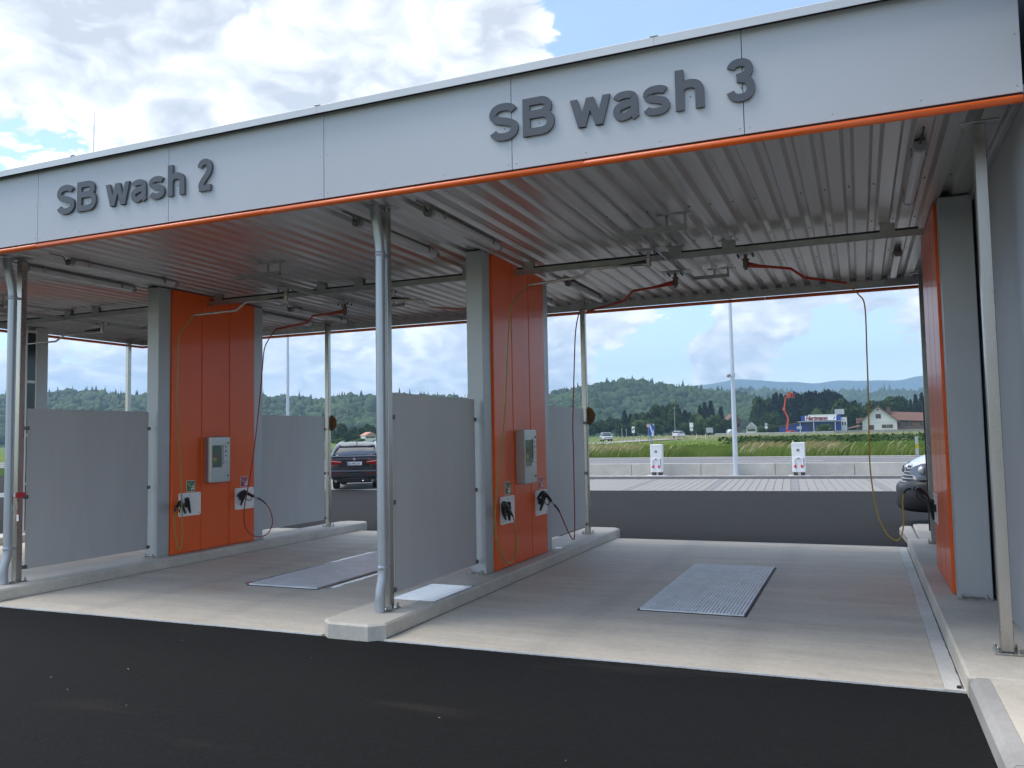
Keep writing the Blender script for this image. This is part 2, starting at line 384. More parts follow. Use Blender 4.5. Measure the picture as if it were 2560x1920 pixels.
M_KERB2 = concrete_mat('concrete_smooth', (0.36, 0.36, 0.355), streak=(1, 1, 1))
M_STRIP = concrete_mat('concrete_screed', (0.68, 0.68, 0.66), streak=(1, 1, 1))
M_WALLC = concrete_mat('concrete_precast', (0.50, 0.49, 0.45), streak=(1, 1, 1))
M_PAV = mat('paver_light', (0.28, 0.275, 0.26), 0.8, var=0.10, vscale=3, bump=0.1)
M_PAV2 = mat('paver_dark', (0.22, 0.22, 0.22), 0.8, var=0.12, vscale=3)
M_GRAV = mat('gravel', (0.40, 0.39, 0.37), 0.9, var=0.4, vscale=30, bump=0.5)
M_FASC = mat('fascia_panel', (0.53, 0.55, 0.58), 0.42, metal=0.0, var=0.02, vscale=0.5, spec=0.45)
M_TRIM = mat('trim_metal', (0.62, 0.62, 0.61), 0.4, metal=0.35, var=0.03, vscale=2)
M_DARK = mat('dark_gap', (0.012, 0.012, 0.014), 0.7)
M_LETT = mat('letter_grey', (0.088, 0.097, 0.112), 0.45, var=0.05, vscale=3)
M_ORAN = mat('orange_paint', (0.84, 0.112, 0.004), 0.38, var=0.04, vscale=1.0, spec=0.35, coat=0.18, bump=0.02, bscale=260)
M_ORAT = mat('orange_tube', (0.72, 0.11, 0.006), 0.34, var=0.06, vscale=5, coat=0.2)
M_GALV = mat('galvanised_sheet', (0.62, 0.605, 0.58), 0.32, metal=0.75, var=0.05, vscale=3.0, stretch=(6, 0.25, 1), rvar=0.03)
M_GALB = mat('galvanised_steel', (0.50, 0.51, 0.52), 0.42, metal=0.8, var=0.15, vscale=9, rvar=0.08)
M_STEEL = mat('stainless_steel', (0.43, 0.42, 0.395), 0.30, metal=0.9, var=0.10, vscale=2.2, stretch=(3, 3, 0.5), rvar=0.08)
M_BRUSH = mat('brushed_steel', (0.43, 0.425, 0.41), 0.33, metal=0.75, var=0.06, vscale=20, stretch=(1, 1, 14))
M_ALUG = mat('column_grey', (0.43, 0.445, 0.455), 0.40, metal=0.25, var=0.03, vscale=2)
M_SCRN = mat('screen_grey', (0.47, 0.47, 0.465), 0.42, var=0.05, vscale=1.6, spec=0.45, stretch=(1, 3, 0.5), rvar=0.06)
M_PIPE = mat('zinc_pipe', (0.42, 0.455, 0.50), 0.34, metal=0.55, var=0.04, vscale=3)
M_WHITE = mat('white_plate', (0.86, 0.86, 0.84), 0.35, var=0.03, vscale=9)
M_WALLG = mat('wall_grey', (0.40, 0.425, 0.455), 0.5, var=0.03, vscale=0.9)
M_ANTH = mat('anthracite', (0.035, 0.040, 0.048), 0.45)
M_BLACK = mat('black_plastic', (0.012, 0.012, 0.013), 0.38)
M_RUBB = mat('rubber', (0.02, 0.02, 0.02), 0.8)
M_LAMP = mat('lamp_cover', (0.56, 0.56, 0.57), 0.2, var=0.02, vscale=6)
M_LAMPC = mat('lamp_cap', (0.26, 0.26, 0.26), 0.45)
M_HOSEY = mat('hose_green_yellow', (0.30, 0.25, 0.045), 0.45)
M_HOSER = mat('hose_red', (0.36, 0.028, 0.024), 0.42)
M_HOSEO = mat('hose_yellow', (0.52, 0.37, 0.06), 0.45)
M_ARMR = mat('boom_red', (0.42, 0.050, 0.022), 0.38)
M_ARMS = mat('boom_steel', (0.55, 0.53, 0.50), 0.26, metal=0.9)
# ------------------------------------------------------------------ ground
def terrain_z(x, y):
    ys = [-1e5, 28.66, 28.74, 39.0, 41.5, 46, 130, 200, 260, 700, 3000, 9000]
    zs = [-0.05, -0.05, 0.36, 0.36, 0.42, 0.55, 0.55, 0.95, 1.2, 1.4, 6, 20]
    return float(np.interp(y, ys, zs))
def ground():
    xs = np.concatenate([[-9000, -4000, -1500, -600], np.linspace(-300, 300, 61), [600, 1500, 4000, 9000]])
    ysv = np.concatenate([[-3000, -300, -60, 0, 15, 28.5, 28.66, 28.74, 36, 38.8, 41.5, 44, 46, 50, 56, 64, 75, 90, 105, 120, 140, 160, 180, 200, 220, 240, 260, 300, 360, 440, 560, 700, 1000, 1600, 3000, 6000, 12000]])
    mb = MB(); n = len(xs)
    for y in ysv:
        for x in xs:
            z = terrain_z(x, y)
            if y > 42: z += 0.04*math.sin(x*0.13+y*0.21)*math.sin(y*0.05+x*0.031)
            mb.v.append((float(x), float(y), z))
    mb.f = [(j*n+i, j*n+i+1, (j+1)*n+i+1, (j+1)*n+i) for j in range(len(ysv)-1) for i in range(n-1)]
    m, N, L, b = nodes_mat('meadow'); tc = N.new('ShaderNodeTexCoord'); v = tc.outputs['Object']
    n1 = noise_node(N, L, v, 0.05, 6, 0.6, (0.4, 1.4, 1)); n2 = noise_node(N, L, v, 0.6, 6, 0.7, (0.5, 1.5, 1)); n3 = noise_node(N, L, v, 6, 4, 0.7)
    c = ramp_node(N, L, n1, [(0.3, (0.10, 0.18, 0.035)), (0.55, (0.15, 0.23, 0.05)), (0.72, (0.26, 0.27, 0.10))])
    c = mix_node(N, L, 0.45, c, ramp_node(N, L, n2, [(0.3, (0.06, 0.12, 0.022)), (0.7, (0.18, 0.24, 0.06))]))
    c = mix_node(N, L, 0.35, c, ramp_node(N, L, n3, [(0.3, (0.03, 0.06, 0.012)), (0.7, (0.14, 0.17, 0.05))]))
    L.new(c, b.inputs['Base Color']); b.inputs['Roughness'].default_value = 0.95; b.inputs['Specular IOR Level'].default_value = 0.1
    structure('ground', mb, m, smooth=True)
ground()
def sheet(poly, z):
    mb = MB(); mb.add([(x, y, z) for x, y in poly], [tuple(range(len(poly)))]); return mb
ej = [(6.665-0.02*k, -0.022+rnd.uniform(-.006, .004)+.004*math.sin(k*.07)) for k in range(1000)]
structure('asphalt_yard', sheet([(-45, -40), (6.665, -40)]+ej+[(-45, -0.02)], -0.008), M_ASPH)
structure('asphalt_lane', sheet([(-45, 7.22), (45, 7.22), (45, 28.5), (-45, 28.5)], -0.012), M_ASPH2)
structure('asphalt_lane', sheet([(-45, -0.02), (-8.4, -0.02), (-8.4, 7.22), (-45, 7.22)], -0.0125), M_ASPH)
# concrete bays
XC = [6.965, 1.965, -3.035, -8.035]
IW = 0.328
for k in range(3):
    x1 = 6.53 if k == 0 else XC[k]-IW+0.01; x0 = XC[k+1]+IW-0.01-0.0
    mb = MB(); mb.box(x0, x1, 0.0, 7.247, -0.2, 0.0); structure('concrete_floor', mb, M_SLAB)
    mb = MB(); mb.box(x0, x1, -0.018, -0.001, -0.2, 0.003); mb.box(x0, x1, 7.249, 7.275, -0.2, 0.004); structure('floor_edge_strip', mb, M_STRIP)
mb = MB(); mb.box(6.532, 6.70, 0.0, 7.25, -0.2, 0.003); structure('floor_gutter_strip', mb, M_STRIP)
def bev_prism(mb, poly, z0, z1, b):
    n = len(poly); cx = sum(p[0] for p in poly)/n; P = [Vector((p[0], p[1])) for p in poly]; ins = []
    for i in range(n):
        a, q, c = P[i-1], P[i], P[(i+1) % n]
        e1 = (q-a).normalized(); e2 = (c-q).normalized(); n1 = Vector((-e1.y, e1.x)); n2 = Vector((-e2.y, e2.x))
        m_ = (n1+n2); m_ = m_/max(0.2, m_.dot(n1)); ins.append(q+m_*b)
    mb.rings([[(p.x, p.y, z0) for p in P], [(p.x, p.y, z1-b) for p in P], [(p.x, p.y, z1) for p in ins]]); return mb
def island(xc):
    l, r, c = xc-IW+0.005, xc+IW-0.017, 0.115
    poly = [(l+c, -0.077), (r-c, -0.077), (r, 0.03), (r, 7.55), (r-c, 7.70), (l+c, 7.70), (l, 7.55), (l, 0.03)]
    mb = MB(); bev_prism(mb, poly, -0.2, 0.131, 0.018); structure('kerb_island', mb, M_KERB)
for xc in XC[1:]: island(xc)
M_FOOTLINE = mat('kerb_foot_line', (0.10, 0.098, 0.09), 0.8, var=0.4, vscale=9)  # thin dark line added where kerb meets floor
for xs_ in [XC[k]+e for k in (1, 2, 3) for e in (IW-0.0165, -IW-0.0045)]+[6.6485]:
    if xs_ < -8.2: continue
    sgn = 1 if xs_ < 6 and min(abs(xs_-x_-IW+0.0165) for x_ in XC) < 1e-6 else -1
    w_ = [0.007+0.006*rnd.random() for _ in range(90)]; ys_ = np.linspace(0.035, 7.24, 90); a_ = [(xs_, float(q), 0.0042) for q in ys_]; b_ = [(xs_+sgn*w, float(q), 0.0042) for q, w in zip(ys_, w_)]
    mb = MB(); mb.add(a_+b_, [(i, i+1, 90+i+1, 90+i) for i in range(89)]); structure('kerb_foot_strip', mb, M_FOOTLINE)
mb = MB(); bev_prism(mb, [(6.657, -0.12), (9.5, -0.12), (9.5, 7.25), (6.657, 7.25)], -0.2, 0.131, 0.016); structure('kerb_platform', mb, M_KERB)
mb = MB(); bev_prism(mb, [(6.83, 7.262), (9.5, 7.262), (9.5, 8.45), (6.83, 8.45)], -0.2, 0.124, 0.014); structure('kerb_platform', mb, M_KERB2)
mb = MB(); bev_prism(mb, [(6.70, 7.262), (6.82, 7.262), (6.82, 9.3), (6.66, 9.3), (6.62, 9.0)], -0.2, 0.10, 0.014); bev_prism(mb, [(6.85, 8.46), (9.5, 8.46), (9.5, 9.6), (6.95, 9.6), (6.85, 9.5)], -0.2, 0.11, 0.014); structure('kerb_stone', mb, M_KERB2)
# front right: precast kerb stones and pavement slab
y = -0.125
for k in range(6):
    y1 = y-1.5; mb = MB()
    mb.rings([[(6.652, q, -0.2), (6.665, q, 0.085), (6.70, q, 0.124), (6.775, q, 0.128), (6.775, q, -0.2)] for q in (y-0.004, y1+0.004)]); structure('kerb_stone', mb, M_KERB2); y = y1
mb = MB(); mb.box(6.779, 12, -12, -0.128, -0.2, 0.126, 0.004); structure('pavement', mb, M_KERB)
# paved parking strip beyond the lane
PAV = thing('paved_strip', 'pale grey concrete paving stones in front of the low wall', 'paving', (0, 19.0, 0), R(4.2)); PAV['kind'] = 'structure'; del PAV['category']
pb = MB(); pb.box(-0.118, 0.118, -0.241, 0.241, -0.08, 0.012, 0.008); pm = [mesh_of('paver', pb, M_PAV), mesh_of('paver', pb, M_PAV2)]
bm_ = MB(); bm_.box(-16, 11, -0.05, 7.3, -0.15, 0.001); part('paving_bed', bm_, mat('joint_sand', (0.13, 0.125, 0.115), 0.95, var=0.2, vscale=20), PAV, local=True)
cells = []
for i in range(-62, 42):
    for j in range(14):
        x = i*0.25+0.05; yy = 0.2+j*0.5
        if j > 12: continue
        px, py = x*math.cos(R(4.2))-yy*math.sin(R(4.2)), 19.0+x*math.sin(R(4.2))+yy*math.cos(R(4.2))
        vis = (-3.2 < px < 7.3); cells.append((not vis, py, x, yy, (i+3) % 10 == 0))
cells.sort(); rest = [MB(), MB()]
for n_, (nv, py, x, yy, dk) in enumerate(cells):
    if n_ < 300:
        o = put('paver', pm[1 if dk else 0], PAV); o.location = (x, yy, rnd.uniform(-0.0015, 0.0015))
    else: rest[1 if dk else 0].box(x-0.118, x+0.118, yy-0.241, yy+0.241, -0.08, 0.012, 0.008)
part('paver_field', rest[0], M_PAV, PAV, local=True, kind='stuff'); part('paver_band', rest[1], M_PAV2, PAV, local=True, kind='stuff')
mb = MB(); mb.box(-16, 12, 6.72, 6.98, -0.1, 0.10, 0.01); part('kerb_edge', mb, M_PAV2, PAV, local=True)
mb = MB(); mb.add([(-30, 26.4, 0.004), (30, 26.4, 0.004), (30, 28.6, 0.004), (-30, 28.6, 0.004)], [(0, 1, 2, 3)]); structure('gravel_strip', mb, M_GRAV)
sb = MB()
for k in range(420):
    x = rnd.uniform(-12, 9); yy = rnd.gauss(28.2, 0.25); r_ = rnd.uniform(0.02, 0.05); sb.sphere((x, min(yy, 28.5), 0.01), r_, 5, 3, (1, 1, .7))
ob = put('gravel_stones', mesh_of('gravel_stones', sb, M_GRAV)); tag(ob, 'loose grey stones along the foot of the low wall', 'gravel'); ob['kind'] = 'stuff'
# low concrete wall in precast panels
W = thing('concrete_wall', 'low pale concrete wall of long panels behind the charging stations', 'wall', (0, 28.6, 0))
for k in range(-8, 8):
    x0 = -0.044+2.94*k; mb = MB(); mb.box(x0+0.008, x0+2.932, 28.6, 28.85, -0.1, 0.49, 0.012); part('wall_panel', mb, M_WALLC, W)
# road behind the wall
mb = MB(); mb.add([(-200, 28.9, 0.40), (200, 28.9, 0.40), (200, 38.9, 0.40), (-200, 38.9, 0.40)], [(0, 1, 2, 3)]); structure('road', mb, M_ROAD)
M_LINE = mat('road_paint', (0.7, 0.7, 0.68), 0.7, var=0.1, vscale=5)
mb = MB(); mb.box(-200, 200, 29.5, 29.65, 0.39, 0.405); mb.box(-200, 200, 38.3, 38.42, 0.39, 0.405)
for k in range(-16, 16): mb.box(k*9.0, k*9.0+4.5, 33.9, 34.02, 0.39, 0.405)
structure('road_marking', mb, M_LINE)
mb = MB(); mb.box(-200, 200, 38.9, 39.15, 0.2, 0.47, 0.02); structure('road_kerb', mb, M_GRAV)
# country road across the field
pts = [(1380, 96, .6), (1470, 116, .58), (1515, 133, .62), (1600, 152, .74), (1690, 172, .86), (1850, 205, 1.06), (2050, 228, 1.12), (2400, 246, 1.2)]
mb = MB(); ring = []
for u, d, z in pts:
    x, y = far(u, d); ring.append((x, y, z))
a, b2 = [], []
for i, q in enumerate(ring):
    t = Vector(ring[min(i+1, len(ring)-1)])-Vector(ring[max(0, i-1)]); n_ = Vector((-t.y, t.x, 0)).normalized()*3.4
    g = max(q[2], terrain_z(*q[:2])+0.10); a.append((q[0]+n_.x, q[1]+n_.y, g)); b2.append((q[0]-n_.x, q[1]-n_.y, g))
mb.add(a+b2, [(i, i+1, len(a)+i+1, len(a)+i) for i in range(len(a)-1)]); structure('country_road', mb, mat('country_road', (0.30, 0.29, 0.27), 0.9, var=0.1, vscale=0.3))

# ------------------------------------------------------------------ canopy
CAN = thing('car_wash_canopy', 'long car wash canopy with pale fascia, orange edge tube and ribbed steel ceiling', 'canopy', (0, 3.5, 0))
YF, ZB, ZT = -0.1933, 3.8334, 4.62
XL, XR = -8.12, 7.138
jx = [XL] + [-1.7835+1.8*k for k in range(-3, 5)] + [XR]
rivet_m = mat('rivet_head', (0.50, 0.53, 0.58), 0.3, metal=0.3)
for a, b2 in zip(jx[:-1], jx[1:]):
    mb = MB(); mb.box(a+0.0025, b2-0.0025, YF, YF+0.012, ZB, ZT-0.02, 0.0015); f = part('fascia_panel', mb, M_FASC, CAN)
    rb = MB(); n_ = max(2, round((b2-a)/0.58))
    for k in range(n_+1):
        x = a+0.035+(b2-a-0.07)*k/n_
        for z in (3.882, 4.22, 4.545):
            if z == 4.22 and k not in (0, n_): continue
            rb.tube([(x, YF-0.0045, z), (x, YF-0.003, z), (x, YF, z)], [0.003, 0.0055, 0.006], 8)
    part('rivets', rb, rivet_m, f, smooth=True, kind='stuff')
mb = MB(); mb.box(XL, XR-0.003, YF+0.014, YF+0.05, 3.80, ZT-0.03); part('fascia_backing', mb, M_DARK, CAN)
# attic flashing in three metre lengths
for k in range(-3, 3):
    x0 = max(XL-0.03, -1.2+3.0*k); x1 = min(XR+0.004, 1.8+3.0*k)
    if x1 <= x0: continue
    mb = MB(); mb.rings([[(x, -0.245, 4.588), (x, -0.270, 4.578), (x, -0.272, 4.640), (x, -0.262, 4.648), (x, 0.32, 4.665), (x, 0.32, 4.655), (x, -0.245, 4.632)] for x in (x0+0.001, x1-0.001)])
    part('roof_flashing', mb, M_TRIM, CAN)
for k in range(-3, 4):
    x = -1.2+3.0*k
    if XL < x < XR: mb = MB(); mb.box(x-0.03, x+0.03, -0.2745, 0.2, 4.646, 4.654, 0.002); part('flashing_joint', mb, M_TRIM, CAN)
mb = MB(); mb.box(XL, XR, -0.24, -0.17, 4.60, 4.625); part('painted_flashing_shadow', mb, M_DARK, CAN)  # dark strip standing in for the shade under the flashing
# orange edge tubes
def tubes(axis, a0, a1, fixed, z, start, m_):
    k = math.floor((a0-start)/3.0); p = start+3.0*k
    while p < a1:
        q0, q1 = max(a0, p+0.006), min(a1, p+2.994); mb = MB()
        P = (lambda t: (t, fixed, z)) if axis == 'x' else (lambda t: (fixed, t, z))
        mb.tube([P(q0), P(q0+0.004), P(q1-0.004), P(q1)], [0.0235, 0.026, 0.026, 0.0235], 16); part('edge_tube', mb, m_, CAN, smooth=True)
        if q1 < a1: mc = MB(); mc.tube([P(q1-0.002), P(q1+0.014)], 0.021, 12); part('tube_connector', mc, M_GALB if axis == 'x' and fixed > 0 else M_ORAT, CAN, smooth=True)
        p += 3.0
tubes('x', XL, XR-0.006, YF+0.002, 3.790, -1.7835, M_ORAT)
tubes('x', XL, XR-0.006, 7.167, 3.790, -1.19, M_ORAT)
tubes('y', YF, 7.167, XL+0.004, 3.790, 1.2, M_ORAT)
mb = MB(); mb.box(XL, XR-0.004, -0.14, -0.115, 3.80, 3.93); mb.box(XL, XR-0.004, 7.10, 7.125, 3.822, 3.93); mb.box(XL+0.05, XL+0.075, -0.1, 7.09, 3.822, 3.93)
part('edge_channel', mb, M_GALB, CAN)
mb = MB(); mb.box(XL, XR, 7.19, 7.21, 3.83, ZT, 0.002); part('rear_fascia', mb, M_FASC, CAN)
mb = MB(); mb.box(XL-0.012, XL, -0.19, 7.19, 3.83, ZT, 0.002); part('side_fascia', mb, M_FASC, CAN)
mb = MB(); mb.box(XL+0.02, XR-0.02, -0.13, 7.18, 3.985, 4.59); part('roof_deck', mb, M_GALB, CAN)
# ribbed ceiling sheets, five ribs each
ZC = 3.9212
kr = [6.088+0.2115*k for k in range(-68, 6)]
kr = [x for x in kr if XL+0.12 < x < XR-0.06]
screw_m = mat('roof_screw', (0.02, 0.02, 0.022), 0.5)
for s0 in range(0, len(kr), 5):
    rb = kr[s0:s0+5]; pr = [(rb[0]-0.1057, ZC)]
    if s0 == 0: pr = [(XL+0.076, ZC)]
    for x in rb: pr += [(x-0.052, ZC), (x-0.024, ZC+0.048), (x+0.024, ZC+0.048), (x+0.052, ZC)]
    # stiffening crease in each pan
    pr2 = []
    for i, q in enumerate(pr):
        pr2.append(q)
        if i % 4 == 0 and i+1 < len(pr): pass
    pr2.append((rb[-1]+0.1067 if s0+5 < len(kr) else XR-0.005, ZC))
    mb = MB(); n = len(pr2); dz = 0.0012*((s0//5) % 2); YS = [-0.112, 1.2, 2.4, 3.6, 4.8, 6.0, 7.098]
    mb.v = [(x, y, z+dz) for y in YS for x, z in pr2]; mb.f = [(j*n+i, j*n+i+1, (j+1)*n+i+1, (j+1)*n+i) for j in range(len(YS)-1) for i in range(n-1)]
    o = put('ceiling_sheet', None or mesh_of('ceiling_sheet', mb, M_GALV, False, CAN.location), CAN)
    sm = MB()
    for y in (0.35, 2.017, 3.483, 5.13, 6.75):
        for i, x in enumerate(rb):
            if (i*7+s0+int(y*3)) % 5 == 2: continue
            sm.cyl((x, y, ZC+0.048+dz), (x, y, ZC+0.038+dz), 0.0085, 0.005, 6)
    part('roof_screws', sm, screw_m, o, kind='stuff')
    lap = MB(); x = rb[0]-0.1057; lap.box(x-0.0015, x+0.0015, -0.1, 7.09, ZC-0.004, ZC+0.002); part('sheet_lap', lap, M_GALV, o)
# posts
def post(xc, y):
    mb = MB(); mb.box(xc-0.04, xc+0.04, y-0.04, y+0.04, 0.146, ZC-0.014, 0.005); p = part('post', mb, M_STEEL, CAN)
    mb = MB(); mb.box(xc-0.085, xc+0.085, y-0.08, y+0.08, 0.131, 0.145, 0.003); part('base_plate', mb, M_STEEL, p)
    mb = MB(); mb.box(xc-0.13, xc+0.13, y-0.06, y+0.06, ZC-0.013, ZC-0.002, 0.002); part('head_plate', mb, M_GALB, p)
    for sx in (-1, 1):
        for sy in (-1, 1):
            mb = MB(); x, yy = xc+sx*0.065, y+sy*0.06
            mb.cyl((x, yy, 0.145), (x, yy, 0.150), 0.016, n=12); mb.cyl((x, yy, 0.150), (x, yy, 0.163), 0.013, n=6); mb.tube([(x, yy, 0.163), (x, yy, 0.18), (x, yy, 0.186)], [0.008, 0.008, 0.004], 8); part('bolt', mb, M_STEEL, p)
for k, xc in enumerate(XC):
    post(xc+0.01, 0.57); post(xc+0.01, 6.72)
def downpipe(xc):
    pts = [(xc+0.012, 0.375, 3.90), (xc+0.012, 0.375, 3.86), (xc+0.02, 0.39, 3.76), (xc+0.028, 0.43, 3.56), (xc+0.03, 0.44, 3.46), (xc+0.03, 0.44, 0.52), (xc+0.03, 0.435, 0.44), (xc+0.025, 0.405, 0.33), (xc+0.024, 0.40, 0.25), (xc+0.024, 0.40, 0.128)]
    mb = MB(); mb.tube(pts, 0.047, 20); p = part('downpipe', mb, M_PIPE, CAN, smooth=True)
    for z, ex in ((3.44, 0), (0.53, 0)):
        mb = MB(); mb.tube([(xc+0.03, 0.44, z-0.02), (xc+0.03, 0.44, z-0.014), (xc+0.03, 0.44, z+0.014), (xc+0.03, 0.44, z+0.02)], [0.047, 0.0515, 0.0515, 0.047], 20); part('pipe_collar', mb, M_PIPE, p, smooth=True)
        mb = MB(); mb.box(xc+0.025, xc+0.055, 0.485, 0.53, z-0.012, z+0.012, 0.002); mb.cyl((xc+0.066, 0.495, z), (xc+0.05, 0.495, z), 0.008, n=8); part('pipe_bracket', mb, M_GALB, p)
    mb = MB(); mb.cyl((xc+0.075, 0.44, 0.147), (xc+0.075, 0.49, 0.147), 0.014, n=10); part('base_elbow', mb, M_STEEL, p, smooth=True)
downpipe(1.965); downpipe(-3.035)
# lightning rod
mb = MB(); mb.tube([(-1.45, 0.2, 4.65), (-1.45, 0.2, 4.9), (-1.45, 0.2, 5.32)], [0.006, 0.005, 0.003], 6); mb.box(-1.55, -1.35, 0.1, 0.3, 4.66, 4.70, 0.01); single('lightning_rod', mb, M_GALB, 'thin lightning rod standing on the canopy roof above the SB wash 2 sign', 'lightning rod', o=(-1.45, 0.2, 4.65))

# ------------------------------------------------------------------ lettering (own outlines, built stroke by stroke)
def stroke(pts, w, closed=False):
    """flat ribbon outline of a centre line in a unit box; returns polygon list"""
    P = [Vector((q[0], q[1])) for q in pts]; n = len(P); l, r = [], []
    for i in range(n):
        a = P[max(i-1, 0)]; b2 = P[min(i+1, n-1)]; t = (b2-a).normalized(); nn = Vector((-t.y, t.x)); l.append(P[i]+nn*w/2); r.append(P[i]-nn*w/2)
    return l, r
def arc(cx, cy, rx, ry, a0, a1, n=14):
    sq = lambda q: math.copysign(abs(q)**0.86, q)
    return [(cx+rx*sq(math.cos(R(a0+(a1-a0)*i/n))), cy+ry*sq(math.sin(R(a0+(a1-a0)*i/n)))) for i in range(n+1)]
WS = 0.195
GL = {
 'S': (0.66, [[*arc(0.345, 0.70, 0.235, 0.20, 20, 180, 10), *[(0.115, 0.66), (0.16, 0.585), (0.27, 0.535), (0.40, 0.50), (0.52, 0.44)], *arc(0.345, 0.305, 0.24, 0.21, 22, -165, 12)]]),
 'B': (0.68, [[(0.12, 0.0), (0.12, 1.0)], [(0.12, 0.905), (0.36, 0.905), *arc(0.37, 0.735, 0.165, 0.17, 80, -80, 8), (0.36, 0.56), (0.12, 0.56)], [(0.12, 0.5525), (0.37, 0.5525), *arc(0.385, 0.325, 0.195, 0.23, 80, -80, 10), (0.37, 0.095), (0.12, 0.095)]]),
 'w': (0.80, [[(0.09, 0.72), (0.225, 0.02)], [(0.225, 0.02), (0.40, 0.70)], [(0.40, 0.70), (0.575, 0.02)], [(0.575, 0.02), (0.71, 0.72)]]),
 'a': (0.59, [[*arc(0.285, 0.525, 0.185, 0.115, 172, 15, 10), (0.475, 0.46), (0.475, 0.10), (0.51, 0.03)], [(0.475, 0.435), (0.32, 0.40), *arc(0.245, 0.225, 0.145, 0.145, 100, 270, 10), (0.34, 0.115), (0.42, 0.17), (0.475, 0.27)]]),
 's': (0.56, [[*arc(0.28, 0.51, 0.17, 0.13, 25, 180, 9), *[(0.125, 0.475), (0.19, 0.415), (0.30, 0.375), (0.41, 0.325)], *arc(0.275, 0.215, 0.175, 0.135, 25, -165, 10)]]),
 'h': (0.60, [[(0.125, 0.0), (0.125, 1.0)], [(0.125, 0.46), *arc(0.30, 0.445, 0.175, 0.185, 165, 0, 10), (0.475, 0.0)]]),
 '2': (0.60, [[*arc(0.30, 0.715, 0.20, 0.195, 172, -10, 12), (0.475, 0.60), (0.39, 0.48), (0.25, 0.34), (0.155, 0.22), (0.125, 0.10)], [(0.06, 0.085), (0.55, 0.085)]]),
 '3': (0.60, [[*arc(0.29, 0.745, 0.19, 0.175, 168, -85, 14), (0.22, 0.555)], [(0.22, 0.535), (0.31, 0.535), *arc(0.295, 0.295, 0.215, 0.225, 82, -168, 16)]]),
}
INK = [(0.014, 0.262), (0.303, 0.568), (0.699, 1.022), (1.043, 1.248), (1.274, 1.477), (1.517, 1.725), (1.886, 2.085)]
def sign(text, x_left, label, z0):
    T = thing('sign_lettering', label, 'sign', (x_left, YF-0.03, z0)); H = 0.305
    for ch, (i0, i1) in zip(text, INK):
        wd, strokes = GL[ch]; tk = {'w': 0.165, 'a': 0.182, 's': 0.182, '2': 0.19, '3': 0.185, 'S': 0.20, 'B': 0.198, 'h': 0.205}[ch]
        xs = [q[0] for s_ in strokes for q in s_]; c0, c1 = min(xs), max(xs); tw = (i1-i0)/H-tk*(1.0 if ch != 'w' else 1.04)
        st = [stroke([((q[0]-c0)/(c1-c0)*tw, q[1]) for q in s_], tk) for s_ in strokes]
        if ch in 'wBh':
            for l, r in st:
                for q in l+r: q.y = min(max(q.y, 0.0), 1.0 if ch != 'w' else 0.735)
        m0 = min(q.x for l, r in st for q in l+r); fx = lambda q: x_left+i0+(q-m0)*H
        if ch == 'w':
            hx = 0.098; n_ = [0.0, 0.235, 0.5, 0.765, 1.0]; tw = (i1-i0)/H-2*hx; cx_ = [hx+tw*q for q in n_]; st = []
            for k_ in range(4):
                (xa, ya), (xb, yb) = (cx_[k_], 0.735 if k_ % 2 == 0 else 0.0), (cx_[k_+1], 0.0 if k_ % 2 == 0 else 0.735)
                st.append(([Vector((xa-hx, ya)), Vector((xb-hx, yb))], [Vector((xa+hx, ya)), Vector((xb+hx, yb))]))
            m0 = 0.0
        mb = MB()
        for si, (l, r) in enumerate(st):
            e = 0.0006*si; y0, y1 = YF-0.006+e, YF-0.026-e
            mb.rings([[(fx(l[i].x), y0, z0+l[i].y*H), (fx(r[i].x), y0, z0+r[i].y*H), (fx(r[i].x), y1, z0+r[i].y*H), (fx(l[i].x), y1, z0+l[i].y*H)] for i in range(len(l))])
        o = part('letter', mb, M_LETT, T)
        mb = MB(); q = x_left+(i0+i1)/2; mb.cyl((q, YF-0.001, z0+0.10), (q, YF-0.0062, z0+0.10), 0.004, n=6); part('standoff', mb, M_DARK, o)
sign('SBwash3', 3.42, 'raised grey letters reading SB wash with the number three, next to the building wall', 4.073)
sign('SBwash2', -1.485, 'raised grey letters reading SB wash with the number two, above the middle bay', 4.075)

# ------------------------------------------------------------------ neighbouring building on the right
NB = thing('side_building', 'light grey building wall closing the bay under the SB wash 3 sign', 'building', (7.18, 3, 0.131))
for k in range(5):
    mb = MB(); y0, y1 = -2.6+2.4*k, -2.6+2.4*(k+1); y1 = min(y1, 7.4)
    mb.box(7.18, 7.30, y0+0.003, y1-0.003, 0.131, 3.95, 0.004); part('wall_panel', mb, M_WALLG, NB)
mb = MB(); mb.box(7.168, 7.32, -2.6, 7.4, 3.952, 5.6, 0.004); part('upper_cladding', mb, M_ANTH, NB)
mb = MB(); mb.box(7.30, 14, -2.4, 7.3, 0.131, 5.5); part('building_core', mb, M_ANTH, NB)
mb = MB(); mb.box(7.13, 7.178, -0.1, 7.0, 3.86, 3.915, 0.003); part('wall_cap_angle', mb, M_GALB, NB)

